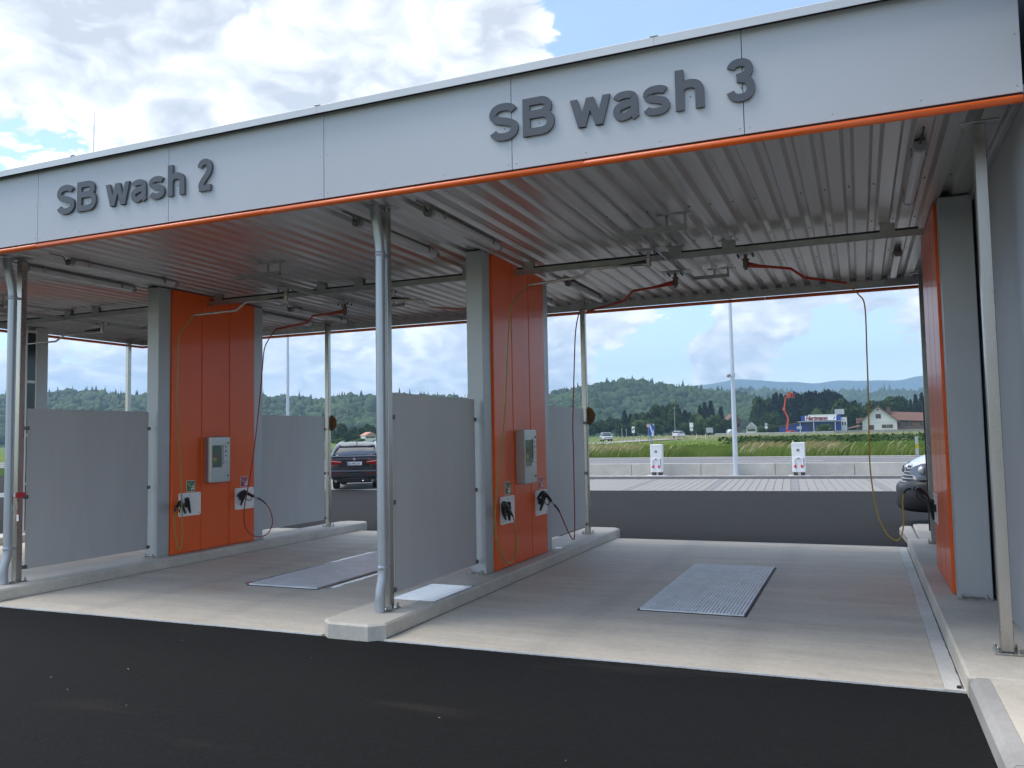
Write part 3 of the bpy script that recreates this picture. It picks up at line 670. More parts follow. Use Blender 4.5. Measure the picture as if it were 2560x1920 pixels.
# ------------------------------------------------------------------ service pillars
def pillar(xc, label, sides, wide=None, dark=False):
    x0, x1 = (xc-0.105, xc+0.103) if wide is None else wide
    T = thing('service_pillar', label, 'pillar', (xc, 3.67, 0.131))
    zt = ZC-0.012
    for (a, b2) in ((2.568, 2.7925), (4.5511, 4.7738)):
        mb = MB(); mb.box(x0, x1, a, b2, 0.134 if a > 3 else 0.131, zt, 0.006); c = part('column', mb, M_ALUG, T)
        mb = MB(); mb.box(x0+0.015, x1-0.015, a-0.012 if a < 3 else a+0.02, b2-0.03, zt+0.0005, ZC-0.001); part('head_packer', mb, M_BLACK, c)
        yb = a-0.045 if a < 3 else b2+0.005
        mb = MB(); mb.box(x0-0.012, x1-0.02, yb, yb+0.05, 0.131, 0.150, 0.003); part('base_plate', mb, M_STEEL, c)
        for bx in (x0+0.025, x1-0.055):
            mb = MB(); mb.cyl((bx, yb+0.02, 0.150), (bx, yb+0.02, 0.164), 0.014, n=6); mb.tube([(bx, yb+0.02, 0.164), (bx, yb+0.02, 0.182), (bx, yb+0.02, 0.188)], [0.009, 0.009, 0.005], 8); part('bolt', mb, M_STEEL, c)
        if a < 3:
            mb = MB(); mb.tube([(x0+0.02, yb+0.012, 0.163), (x1-0.05, yb+0.012, 0.163)], 0.006, 6); part('tie_bar', mb, M_STEEL, c)
    ys = [2.797, 3.3795, 3.9655, 4.5475]
    if dark: ys = [4.318, 4.5475]
    else: mb = MB(); mb.box(x0+0.02, x1-0.02, 2.79, 4.555, 0.135, zt-0.01); part('core', mb, M_BLACK, T)
    for s_ in sides:
        xf = x1 if s_ > 0 else x0
        for i in range(len(ys)-1):
            a, b2 = ys[i]+0.004, ys[i+1]-0.004
            if dark:
                mb = MB(); mb.box(min(xf-0.02, xf), max(xf-0.02, xf), a+0.03, b2-0.03, 0.19, zt-0.1); g = part('glass_panel', mb, mat('dark_glass', (0.018, 0.026, 0.024), 0.12, spec=0.6), T)
                mb = MB()
                for z in (0.14, 1.0, 1.88, 2.86, zt-0.12): mb.box(xf-0.03, xf+0.006, a+0.032, b2-0.032, z, z+0.05, 0.004)
                mb.box(xf-0.03, xf+0.007, a, a+0.03, 0.14, zt-0.02, 0.004); mb.box(xf-0.03, xf+0.007, b2-0.03, b2, 0.14, zt-0.02, 0.004); part('frame', mb, M_TRIM, g)
            else:
                # folded tray: proud face with chamfered long edges
                xo, xi = xf+s_*0.026, xf-s_*0.012
                prof = [(xi, a), (xf+s_*0.018, a), (xo, a+0.010), (xo, b2-0.010), (xf+s_*0.018, b2), (xi, b2)]
                mb = MB(); mb.extrude([(px, py, 0.142) for px, py in prof], (0, 0, zt-0.146)); part('cladding_panel', mb, M_ORAN, T)
    return T
pillar(1.965, 'orange and grey service pillar on the middle kerb island', (1, -1))
pillar(-3.035, 'orange and grey service pillar on the left kerb island', (1, -1))
pillar(6.965, 'orange and grey service pillar set against the light grey building wall', (-1,), wide=(6.866, 7.150))
pillar(-8.035, 'outermost grey pillar with dark framed glazing at the closed end of the canopy', (1,), dark=True)

# ------------------------------------------------------------------ splash screens
def screen(xc, y0, y1, label):
    T = thing('splash_screen', label, 'screen', (xc, (y0+y1)/2, 0.262))
    mb = MB(); mb.box(xc+0.010, xc+0.020, y0, y1, 0.262, 2.150, 0.002); part('panel', mb, M_SCRN, T)
    for z in (0.289, 1.106, 1.915):
        for yy, e in ((y0, -1), (y1, 1)):
            mb = MB(); mb.box(xc-0.003, xc+0.033, yy-0.022 if e > 0 else yy-0.032, yy+0.032 if e > 0 else yy+0.022, z-0.022, z+0.022, 0.004); mb.cyl((xc+0.033, yy+e*0.002, z), (xc+0.038, yy+e*0.002, z), 0.007, n=6); part('clip', mb, mat('clip_steel', (0.16, 0.155, 0.15), 0.4, metal=0.6), T)
for xc, nm in ((1.965, 'middle'), (-3.035, 'left')):
    screen(xc, 0.668, 2.485, 'grey splash screen next to the downpipe on the %s kerb island' % nm)
    screen(xc, 4.835, 6.60, 'grey splash screen behind the orange pillar on the %s kerb island' % nm)
screen(XC[3], 0.668, 2.485, 'grey splash screen at the open side of the outermost island'); screen(XC[3], 4.835, 6.60, 'grey splash screen at the rear of the outermost island')
# ------------------------------------------------------------------ wash equipment on the pillars
M_GREEN = mat('pictogram_green', (0.055, 0.20, 0.06), 0.4); M_PINK = mat('pictogram_magenta', (0.36, 0.035, 0.09), 0.4); M_PWH = mat('pictogram_white', (0.72, 0.72, 0.70), 0.4)
M_LCD = mat('lcd_green', (0.03, 0.13, 0.055), 0.2); M_DISP = mat('display_grey', (0.10, 0.115, 0.13), 0.12, spec=0.6)
M_YEL = mat('button_yellow', (0.42, 0.36, 0.03), 0.4); M_REDB = mat('button_red', (0.30, 0.03, 0.03), 0.4); M_GRB = mat('button_green', (0.10, 0.22, 0.05), 0.4)
def side(xf, s):
    """map (out, y, z) to world on a pillar face at x=xf facing s"""
    return lambda o, y, z: (xf+s*o, y, z)
def fbox(mb, F, o0, o1, y0, y1, z0, z1, ch=0.0):
    a, b = F(o0, y0, z0), F(o1, y1, z1); mb.box(min(a[0], b[0]), max(a[0], b[0]), y0, y1, z0, z1, ch); return mb
def terminal(xf, s, label):
    F = side(xf, s); T = thing('payment_terminal', label, 'terminal', F(0, 3.62, 1.125))
    mb = MB(); fbox(mb, F, 0.001, 0.10, 3.425, 3.835, 1.120, 1.785, 0.008); part('housing', mb, M_BRUSH, T)
    mb = MB(); fbox(mb, F, 0.103, 0.130, 3.418, 3.842, 1.112, 1.793, 0.010); d = part('door', mb, M_BRUSH, T)
    mb = MB(); fbox(mb, F, 0.1305, 0.133, 3.462, 3.655, 1.335, 1.665, 0.001); w = part('display', mb, M_DISP, T)
    mb = MB(); fbox(mb, F, 0.1332, 0.1345, 3.475, 3.585, 1.560, 1.650, 0.0005); part('lcd_screen', mb, M_LCD, w)
    for k, m_ in enumerate((M_REDB, M_YEL, M_YEL, M_GRB, M_GRB)):
        mb = MB(); z = 1.50-0.026*k; fbox(mb, F, 0.1332, 0.1345, 3.470, 3.548, z-0.011, z+0.011, 0.0005); part('menu_key', mb, m_, w)
    mb = MB(); fbox(mb, F, 0.1305, 0.145, 3.685, 3.775, 1.42, 1.675, 0.006); part('coin_unit', mb, M_BRUSH, T)
    for z, h in ((1.640, 0.010), (1.575, 0.014), (1.505, 0.008)):
        mb = MB(); fbox(mb, F, 0.1452, 0.1465, 3.715, 3.745, z-h, z+h); part('slot', mb, M_BLACK, T)
    for z in (1.700, 1.205):
        mb = MB(); mb.cyl(F(0.130, 3.79, z), F(0.137, 3.79, z), 0.013, n=12); part('lock', mb, M_BLACK, T)
    mb = MB(); fbox(mb, F, 0.1305, 0.150, 3.670, 3.795, 1.385, 1.405, 0.003); part('coin_tray', mb, M_BRUSH, T)
def holder(xf, s, y0, green, label):
    F = side(xf, s); T = thing('gun_holder', label, 'holder', F(0, y0+0.218, 0.66)); y1 = y0+0.434; z0, z1 = 0.658, 0.990
    r = 0.028; poly = []
    for (cy, cz, a0) in ((y1-r, z1-r, 0), (y0+r, z1-r, 90), (y0+r, z0+r, 180), (y1-r, z0+r, 270)):
        for k in range(5): a = R(a0+22.5*k); poly.append(F(0.002, cy+r*math.cos(a), cz+r*math.sin(a)))
    mb = MB(); mb.extrude(poly, (s*0.006, 0, 0)); part('plate', mb, M_WHITE, T)
    for (yy, zz) in ((y0+.03, z0+.03), (y1-.03, z0+.03), (y0+.03, z1-.03), (y1-.03, z1-.03), (y0+.217, z1-.03)):
        mb = MB(); mb.tube([F(0.008, yy, zz), F(0.011, yy, zz), F(0.012, yy, zz)], [0.010, 0.009, 0.004], 10); part('screw', mb, M_BRUSH, T)
    # slanted holster tube that swallows the lance
    a = (0.06, y0+0.10, 0.915); b = (0.035, y0+0.20, 0.700)
    if not green: a = (0.075, y0+0.14, 0.935); b = (0.03, y0+0.105, 0.72)
    mb = MB(); mb.tube([F(*a), F(a[0]*.8+b[0]*.2, a[1]*.7+b[1]*.3, a[2]*.7+b[2]*.3), F(*b)], [0.036, 0.032, 0.012], 12); mb.tube([F(0.008, a[1]*.5+b[1]*.5, a[2]*.6+b[2]*.4), F(a[0]*.6, a[1]*.55+b[1]*.45, a[2]*.6+b[2]*.4)], [0.05, 0.03], 12); part('holster', mb, M_BLACK, T, smooth=True)
def pictogram(xf, s, y0, green, label):
    F = side(xf, s); T = thing('pictogram_plate', label, 'sign', F(0, y0+0.083, 1.0)); y1, z0, z1 = y0+0.166, 1.002, 1.164
    mb = MB(); fbox(mb, F, 0.0005, 0.0022, y0, y1, z0, z1); part('border', mb, M_PWH, T)
    mb = MB(); fbox(mb, F, 0.0023, 0.0034, y0+0.007, y1-0.007, z0+0.007, z1-0.007); part('field', mb, M_GREEN if green else M_PINK, T)
    yd = (lambda q: y0+q*0.166) if s > 0 else (lambda q: y1-q*0.166)
    def pl(pts):
        mb = MB(); mb.extrude([F(0.0035, yd(a), z0+b*0.162) for a, b in pts], (s*0.0008, 0, 0)); return mb
    mb = pl([(0.55, 0.10), (0.70, 0.10), (0.70, 0.20), (0.95, 0.20), (0.95, 0.34), (0.62, 0.36), (0.55, 0.30)]); part('car_symbol', mb, M_PWH, T)
    mb = pl([(0.62, 0.42), (0.95, 0.42), (0.95, 0.52), (0.70, 0.53)]); mb.extrude([F(0.0035, yd(a), z0+b*0.162) for a, b in [(0.74, 0.60), (0.95, 0.60), (0.95, 0.66), (0.80, 0.66)]], (s*0.0008, 0, 0)); part('car_symbol', mb, M_PWH, T)
    mb = pl([(0.08, 0.72), (0.12, 0.76), (0.58, 0.47), (0.56, 0.43)]); part('lance_symbol', mb, M_PWH, T)
    mb = pl([(0.42, 0.80), (0.66, 0.80), (0.66, 0.83), (0.42, 0.83)]); part('caption_bar', mb, M_PWH, T)
BAYN = {1.965: 'on the middle pillar', -3.035: 'on the left pillar', 6.965: 'on the pillar against the building wall'}
for xc in (1.965, -3.035):
    xf = xc+0.103+0.026
    terminal(xf, 1, 'stainless payment terminal with small display ' + BAYN[xc])
    holder(xf, 1, 2.927, True, 'white spray gun holder plate under the green pictogram ' + BAYN[xc]); holder(xf, 1, 4.087, False, 'white spray gun holder plate under the magenta pictogram ' + BAYN[xc])
    pictogram(xf, 1, 3.081, True, 'green car washing pictogram ' + BAYN[xc]); pictogram(xf, 1, 4.216, False, 'magenta car washing pictogram ' + BAYN[xc])
xf = 6.866-0.026
holder(xf, -1, 4.03, True, 'white spray gun holder plate ' + BAYN[6.965])

# spray guns: nose, head, grip, trigger guard, coupling and sleeve follow pixel points on a plane near the pillar
def gun(label, nose, head, grip, guard, coup, sleeve, w=0.021):
    T = thing('spray_gun', label, 'spray gun', grip[-1])
    mb = MB(); p = smooth_path(list(nose)+list(head), 4); n = len(p); mb.tube(p, [w*(0.55+0.75*min(1, 2.2*i/n)) for i in range(n)], 10); part('gun_body', mb, M_BLACK, T, smooth=True)
    mb = MB(); p = smooth_path([head[-1]]+list(grip), 5); mb.tube(p, [w*1.15]*len(p), 10); part('grip', mb, M_BLACK, T, smooth=True)
    mb = MB(); mb.tube(smooth_path(guard, 4), 0.0065, 6); part('trigger_guard', mb, M_BLACK, T, smooth=True)
    mb = MB(); mb.tube(coup, [0.011]*len(coup), 8); part('coupling', mb, M_BRUSH, T, smooth=True)
    mb = MB(); p = smooth_path(sleeve, 5); mb.tube(p, [0.015-0.004*i/len(p) for i in range(len(p))], 8); part('hose_sleeve', mb, M_BLACK, T, smooth=True)
def hose(label, pts, m_, r=0.0085):
    mb = MB(); mb.tube(smooth_path(pts, 7), r, 8); single('hose', mb, m_, label, 'hose', smooth=True, o=tuple(pts[0]))
def T_(x, y): return (1200+x/4.88, 1060+y/4.88)
def U_(x, y): return (420+x/5.53, 1080+y/5.53)
def tx(a, x): u, v = T_(*a); return at(u, v, x=x)
def ux(a, x): u, v = U_(*a); return at(u, v, x=x)
# centre pillar, magenta side
gun('black spray gun with red hose on the middle pillar', [tx((702, 915), 2.16), tx((735, 865), 2.17)], [tx((770, 835), 2.19), tx((800, 850), 2.20)], [tx((835, 895), 2.22), tx((865, 940), 2.24)],
    [tx((750, 885), 2.19), tx((790, 955), 2.20), tx((828, 988), 2.22), tx((848, 965), 2.23), tx((862, 935), 2.24)], [tx((866, 940), 2.24), tx((905, 985), 2.27)], [tx((903, 982), 2.27), tx((945, 1030), 2.30), tx((972, 1078), 2.33)])
TIP = {}
def boom_pts(P): return P
# ceiling booms: pivot, arm points, tip
def boom(label, px, py, arm, red):
    T = thing('hose_boom', label, 'hose boom', (px, py, 3.74))
    m_ = M_ARMR if red else M_ARMS
    mb = MB(); mb.box(px-0.10, px+0.10, py-0.07, py+0.07, 3.725, 3.738, 0.002); pl = part('mount_plate', mb, M_GALB, T)
    for sx in (-1, 1):
        for sy in (-1, 1): mb = MB(); mb.cyl((px+sx*.08, py+sy*.05, 3.725), (px+sx*.08, py+sy*.05, 3.700), 0.010, n=6); part('bolt', mb, M_BLACK, pl)
    mb = MB(); mb.cyl((px, py, 3.725), (px, py, 3.665), 0.020, n=12); mb.tube([(px, py, 3.675), (px, py, 3.665), (px, py, 3.66)], [0.045, 0.045, 0.03], 14); mb.cyl((px, py, 3.66), (px, py, 3.575), 0.032, n=14); mb.cyl((px, py, 3.575), (px, py, 3.55), 0.018, n=10); part('swivel', mb, M_ARMS if not red else mat('swivel_brown', (0.16, 0.13, 0.11), 0.35, metal=0.7), T, smooth=True)
    d = (Vector(arm[1])-Vector(arm[0])).normalized(); s0 = Vector((px, py, 3.6))
    mb = MB(); q = s0+d*0.36; nn = Vector((0, 0, 1)).cross(d)*0.004
    mb.extrude([s0+Vector((0, 0, 0.05))-nn, s0-Vector((0, 0, 0.02))-nn, q-nn+Vector((0, 0, -0.005)), q-nn+Vector((0, 0, 0.012))], nn*2); part('gusset', mb, m_ if red else M_BLACK, T)
    mb = MB(); mb.tube(smooth_path([(px, py, 3.59)]+arm, 1), 0.016, 12); part('arm', mb, m_, T, smooth=True)
    return arm[-1]
def bz(pts, z1, z2):
    return [at(*pts[0], z=z1), at(*pts[1], z=z1), at(*pts[2], z=z2), at(*pts[3], z=z2)]
def B_(x, y): return (1260+x/5.027, 600+y/5.027)
def D_(x, y): return (1500+x/2.765, 480+y/2.765)
a1 = bz([B_(1740, 305), B_(1120, 360), B_(960, 465), B_(310, 570)], 3.6, 3.5); a2 = bz([B_(2090, 560), B_(1620, 640), B_(1510, 765), B_(1060, 890)], 3.6, 3.5); a3 = bz([D_(1040, 505), D_(1320, 530), D_(1410, 590), D_(1700, 630)], 3.6, 3.5)
c1 = bz([(710, 749), (614.6, 755.7), (591, 776.5), (486, 788)], 3.6, 3.5); c2 = bz([(854.6, 781), (782, 789.5), (768, 807), (689.7, 823)], 3.6, 3.5); c3 = bz([(979, 750), (1051, 750), (1077, 768), (1164, 773.6)], 3.6, 3.5)
boom('stainless ceiling boom carrying the green hose in the bay beside the building wall', 4.0, 2.80, a1, False)
boom('red ceiling boom reaching to the rear in the bay beside the building wall', 4.02, 4.17, a2, True)
boom('red ceiling boom reaching towards the building wall carrying a yellow hose', 4.97, 3.44, a3, True)
boom('stainless ceiling boom carrying the green hose in the middle bay', -0.93, 2.80, c1, False)
boom('red ceiling boom carrying a red hose in the middle bay', -0.88, 4.11, c2, True)
boom('stainless ceiling boom pointing to the middle pillar in the middle bay', 0.24, 3.50, c3, False)
b1 = bz([(240, 833), (162, 837.6), (139, 853.5), (62, 861)], 3.6, 3.5); b0 = at(256, 823, z=3.62)
boom('stainless ceiling boom seen beyond the left pillar in the outer bay', b0[0], b0[1], b1, False)
# hoses
hose('yellow green hose looping from the ceiling boom down the middle pillar', [a1[3], at(1287.7, 748, x=2.50), at(1277, 772.6, x=2.47), at(1270, 850, x=2.45), at(1266, 950, x=2.43), at(1259.7, 1062, x=2.41), at(1247, 1183, x=2.38), at(1242, 1220, x=2.37), at(1237.7, 1303, x=2.34), at(1243, 1357.5, x=2.32), at(1261.8, 1401, x=2.29), at(1278, 1405, x=2.26), at(1291, 1370, x=2.24), at(1288.8, 1316, x=2.22), at(1282.6, 1291, x=2.20)], M_HOSEY)
gun('black spray gun with yellow green hose on the middle pillar', [tx((316, 1165), 2.14), tx((290, 1090), 2.16)], [tx((283, 1010), 2.19), tx((292, 962), 2.20)], [tx((318, 990), 2.20), tx((340, 1025), 2.20)], [tx((300, 1000), 2.20), tx((315, 1090), 2.18), tx((335, 1120), 2.18), tx((345, 1070), 2.19)], [tx((335, 1022), 2.20), tx((350, 1045), 2.20)], [tx((350, 1045), 2.20), tx((375, 1075), 2.20), tx((398, 1125), 2.20)])
hose('red hose hanging from the rear boom beside the middle pillar', [a2[3], at(1452, 775, x=2.53), at(1440, 820, x=2.50), at(1436, 900, x=2.48), *[at(*T_(*q), x=2.46-0.012*i) for i, q in enumerate([(1133, 0), (1140, 300), (1147, 700), (1155, 1100), (1152, 1370), (1140, 1405), (1110, 1380), (1065, 1290), (1010, 1165), (972, 1078)])]], M_HOSER)
# left pillar (offset five metres)
hose('yellow green hose looping down the left pillar', [c1[3], at(464, 816, x=-2.52), at(450, 836, x=-2.55), at(447, 880, x=-2.57), at(444, 980, x=-2.58), *[at(*U_(*q), x=-2.60-0.016*i) for i, q in enumerate([(150, 0), (165, 350), (182, 700), (195, 1150), (200, 1450), (185, 1600), (160, 1630), (125, 1560), (95, 1350), (84, 1200), (98, 1110)])]], M_HOSEY)
gun('black spray gun with yellow green hose on the left pillar', [ux((240, 1125), -2.83), ux((205, 1040), -2.82)], [ux((170, 970), -2.80), ux((150, 1010), -2.79)], [ux((128, 1025), -2.79), ux((112, 1045), -2.79)], [ux((175, 990), -2.80), ux((165, 1080), -2.80), ux((160, 1115), -2.80), ux((140, 1060), -2.79)], [ux((118, 1040), -2.79), ux((105, 1060), -2.79)], [ux((106, 1056), -2.79), ux((97, 1080), -2.78), ux((97, 1112), -2.77)])
hose('red hose looping beside the left pillar', [c2[3], at(672, 848, x=-2.50), at(661, 873, x=-2.52), at(656, 920, x=-2.54), at(648, 1010, x=-2.55), *[at(*U_(*q), x=-2.56-0.010*i) for i, q in enumerate([(1220, 0), (1165, 420), (1100, 800), (1062, 1000), (1053, 1150), (1062, 1290), (1130, 1400), (1260, 1450), (1380, 1400), (1440, 1280), (1435, 1160), (1400, 1060), (1357, 998)])]], M_HOSER)
gun('black spray gun with red hose on the left pillar', [ux((955, 893), -2.83), ux((1000, 850), -2.81)], [ux((1055, 825), -2.79), ux((1095, 845), -2.78)], [ux((1130, 865), -2.76), ux((1180, 888), -2.74)], [ux((1035, 870), -2.79), ux((1080, 925), -2.78), ux((1130, 945), -2.76), ux((1150, 930), -2.75), ux((1168, 890), -2.74)], [ux((1178, 887), -2.74), ux((1240, 912), -2.71)], [ux((1238, 912), -2.71), ux((1300, 945), -2.70), ux((1357, 998), -2.69)])
# right pillar
hose('yellow hose hanging in a deep loop in front of the parked van', [a3[3], at(2147, 737, y=4.72), at(2162, 766, y=4.72), at(2167, 878, y=4.70), at(2171, 1000, y=4.68), at(2173.5, 1136, y=4.66), at(2180, 1211, y=4.64), at(2195, 1286, y=4.62), at(2216, 1332, y=4.58), at(2240, 1351, y=4.54), at(2254, 1338, y=4.50), at(2259, 1301, y=4.46), at(2256.5, 1260, y=4.42), at(2258.5, 1232, y=4.40)], M_HOSEO, 0.0085)
gun('black spray gun with yellow hose on the pillar against the building wall', [at(2330, 1262, y=4.20), at(2318, 1246, y=4.22)], [at(2306, 1232, y=4.26), at(2297, 1225, y=4.30)], [at(2293, 1224, y=4.33), at(2288, 1222, y=4.36)], [at(2312, 1240, y=4.25), at(2300, 1248, y=4.28), at(2293, 1243, y=4.31), at(2291, 1226, y=4.34)], [at(2290, 1222, y=4.36), at(2277, 1222, y=4.38)], [at(2278, 1222, y=4.38), at(2266, 1224, y=4.39), at(2258.5, 1233, y=4.40)], 0.026)

# ------------------------------------------------------------------ ceiling rails and lamps
def channel(mb, p0, p1, w=0.042, h=0.066):
    p0, p1 = Vector(p0), Vector(p1); d = (p1-p0); M = Matrix.Rotation(math.atan2(d.y, d.x), 3, 'Z'); c = (p0+p1)/2; L_ = d.length
    for off, s_ in ((Vector((0, 0, -h/2+0.002)), (L_, w, 0.004)), (M @ Vector((0, w/2-0.002, 0)), (L_, 0.004, h)), (M @ Vector((0, -w/2+0.002, 0)), (L_, 0.004, h))): mb.obox(c+off, s_, M)
    return mb
def rail(dx, x_end, label, mid=None):
    T = thing('ceiling_rail', label, 'rail', (4.2+dx, 3.5, 3.77)); X = lambda q: q+dx
    mb = MB(); channel(mb, (X(2.12), 3.5, 3.80), (X(x_end), 3.5, 3.80)); part('main_channel', mb, M_GALB, T)
    mb = MB(); channel(mb, (X(4.08), 2.055, 3.777), (X(4.08), 3.475, 3.795)); part('cross_channel', mb, M_GALB, T)
    mb = MB(); channel(mb, (X(4.08), 3.525, 3.795), (X(4.08), 5.075, 3.82)); part('cross_channel', mb, M_GALB, T)
    mb = MB(); channel(mb, (X(3.915), 2.03, 3.77), (X(4.577), 2.03, 3.77), h=0.052); part('end_channel', mb, M_GALB, T)
    mb = MB(); channel(mb, (X(4.055), 5.1, 3.82), (X(4.555), 5.1, 3.82), h=0.045); part('end_channel', mb, M_GALB, T)
    for (x, yy, zb, wd) in ((4.367, 2.05, 3.745, 0.03), (4.554, 2.05, 3.745, 0.03), (4.36, 5.1, 3.80, 0.025), (4.54, 5.1, 3.80, 0.025)):
        mb = MB(); mb.box(X(x)-wd/2, X(x)+wd/2, yy+0.022, yy+0.030, zb, ZC-0.006, 0.001); part('hanger', mb, M_GALB, T)
    for (x0, x1, yy) in ((4.268, 4.642, 2.06), (4.274, 4.651, 5.11)):
        mb = MB(); mb.box(X(x0), X(x1), yy-0.03, yy+0.04, ZC-0.007, ZC-0.002); part('ceiling_plate', mb, M_GALB, T)
    for x in (2.30, 4.16, 4.78, 6.45):
        if X(x) > X(x_end): continue
        mb = MB(); mb.box(X(x)-0.075, X(x)+0.075, 3.470, 3.476, 3.80, ZC-0.004, 0.001); mb.box(X(x)-0.075, X(x)+0.075, 3.524, 3.530, 3.80, ZC-0.004, 0.001); mb.box(X(x)-0.11, X(x)+0.11, 3.46, 3.54, ZC-0.0038, ZC-0.0015); h_ = part('saddle_bracket', mb, M_GALB, T)
        mb = MB(); mb.cyl((X(x)+.045, 3.470, 3.812), (X(x)+.045, 3.462, 3.812), 0.009, n=6); part('bolt', mb, M_STEEL, h_)
    # dark cable conduit lying on the rail
    mb = MB(); mb.tube([(X(2.14), 3.50, 3.842), (X(3.2), 3.50, 3.846), (X(4.5), 3.505, 3.842), (X(x_end)-0.05, 3.50, 3.845)], 0.017, 8); part('supply_hose', mb, M_BLACK, T, smooth=True)
    for (x, yy, z) in ((4.0, 2.80, 3.742), (4.02, 4.17, 3.742)):
        mb = MB(); mb.box(X(x)-0.16, X(x)+0.20, yy-0.11, yy+0.11, z-0.002, z+0.008, 0.001); part('boom_plate', mb, M_GALB, T)
rail(0, 6.80, 'galvanised ceiling rail frame across the bay beside the building wall')
rail(-5.0, 6.84, 'galvanised ceiling rail frame across the middle bay')
rail(-10.0, 6.84, 'galvanised ceiling rail frame across the outermost bay')
def lamp(x, y0, y1, label):
    T = thing('ceiling_lamp', label, 'ceiling lamp', (x, (y0+y1)/2, ZC)); z = 3.868
    prof = lambda q: [(x-0.05, q, z+0.022), (x-0.052, q, z), (x-0.038, q, z-0.032), (x, q, z-0.045), (x+0.038, q, z-0.032), (x+0.052, q, z), (x+0.05, q, z+0.022)]
    mb = MB(); mb.rings([prof(y0+0.06), prof(y1-0.06)]); part('diffuser', mb, M_LAMP, T, smooth=True)
    mb = MB(); mb.box(x-0.045, x+0.045, y0+0.02, y1-0.02, z+0.0225, ZC-0.012, 0.003); part('housing', mb, M_LAMPC, T)
    for a, b in ((y0, y0+0.058), (y1-0.058, y1)):
        mb = MB(); mb.rings([[(x+(px-x)*1.04, py, z+(pz-z)*1.04) for px, py, pz in prof(q)] for q in (a, b)]); part('end_cap', mb, M_LAMPC, T)
    for q in (y0+0.25, y1-0.25):
        mb = MB(); mb.box(x-0.058, x-0.0525, q-0.02, q+0.02, z-0.02, z+0.035); mb.box(x+0.0525, x+0.058, q-0.02, q+0.02, z-0.02, z+0.035); mb.box(x-0.06, x+0.06, q-0.015, q+0.015, ZC-0.0115, ZC-0.001); part('clip', mb, M_STEEL, T)
    mb = MB(); mb.tube(smooth_path([(x, y0, z+0.01), (x, y0-0.05, z+0.01), (x+0.01, y0-0.08, ZC-0.01), (x+0.01, y0-0.25, ZC-0.008)], 3), 0.006, 6); part('cable', mb, M_BLACK, T)
LG = {0: 'near the building wall', 1: 'right of the middle pillar', 2: 'left of the middle pillar', 3: 'right of the left-hand pillar', 4: 'left of the left-hand pillar'}
for k, x in enumerate((6.605, 2.36, 1.55, -2.45, -3.22)):
    lamp(x, 0.72, 2.40, 'long ceiling lamp at the fascia side ' + LG[k]); lamp(x, 4.86, 6.5, 'long ceiling lamp at the rear side ' + LG[k])

# ------------------------------------------------------------------ floor furniture
def grate(x0, x1, y0, y1, label):
    T = thing('floor_grate', label, 'grate', ((x0+x1)/2, (y0+y1)/2, 0))
    mb = MB(); fw = 0.022
    for (a, b, c, d) in ((x0-fw, x0, y0-fw, y1+fw), (x1, x1+fw, y0-fw, y1+fw), (x0, x1, y0-fw, y0), (x0, x1, y1, y1+fw)): mb.box(a, b, c, d, -0.05, 0.004)
    part('frame', mb, M_DARK, T)
    mb = MB(); mb.box(x0, x1, y0, y1, -0.02, 0.0015); part('pit', mb, mat('pit_grey', (0.26, 0.27, 0.28), 0.5, metal=0.2, var=0.15, vscale=6), T)
    n = 3; L_ = (y1-y0)/n
    for k in range(n):
        a, b = y0+k*L_+0.006, y0+(k+1)*L_-0.006; mb = MB(); nb = 31
        for i in range(nb):
            x = x0+0.01+(x1-x0-0.02)*i/(nb-1); mb.box(x-0.006, x+0.006, a, b, 0.002, 0.022)
        nc = 40
        for i in range(nc+1):
            q = a+(b-a)*i/nc; mb.box(x0+0.006, x1-0.006, q-0.004, q+0.004, 0.002, 0.012)
        part('grate_panel', mb, mat('grate_zinc', (0.86, 0.88, 0.89), 0.45, metal=0.1, var=0.1, vscale=5), T)
grate(4.034, 5.028, 1.83, 4.80, 'galvanised floor grate of three panels in the bay beside the building wall')
grate(-0.72, 0.26, 1.83, 4.78, 'galvanised floor grate of three panels in the middle bay')
T = thing('cover_plate', 'white metal cover plate lying on the middle kerb island', 'plate', (2.0, 1.4, 0.131))
mb = MB(); mb.box(1.755, 2.232, 0.985, 1.835, 0.1315, 0.139, 0.003); part('plate', mb, mat('cover_white', (0.82, 0.84, 0.88), 0.22, metal=0.25, var=0.03, vscale=5), T)
for k in range(7): mb = MB(); q = 1.08+k*0.11; mb.box(1.79, 2.20, q-0.006, q+0.006, 0.139, 0.1405); part('anti_slip_rib', mb, MATS['cover_white'], T)
mb = MB(); mb.box(2.14, 2.235, 1.836, 1.875, 0.1315, 0.145, 0.003); part('hinge', mb, M_GALB, T)
mb = MB(); mb.tube([(2.10, 4.95, 0.1315), (2.10, 4.95, 0.136)], 0.055, 14); single('manhole', mb, MATS['cover_white'], 'small round white cap on the middle island behind the pillar', 'lid', o=(2.10, 4.95, 0.1315))
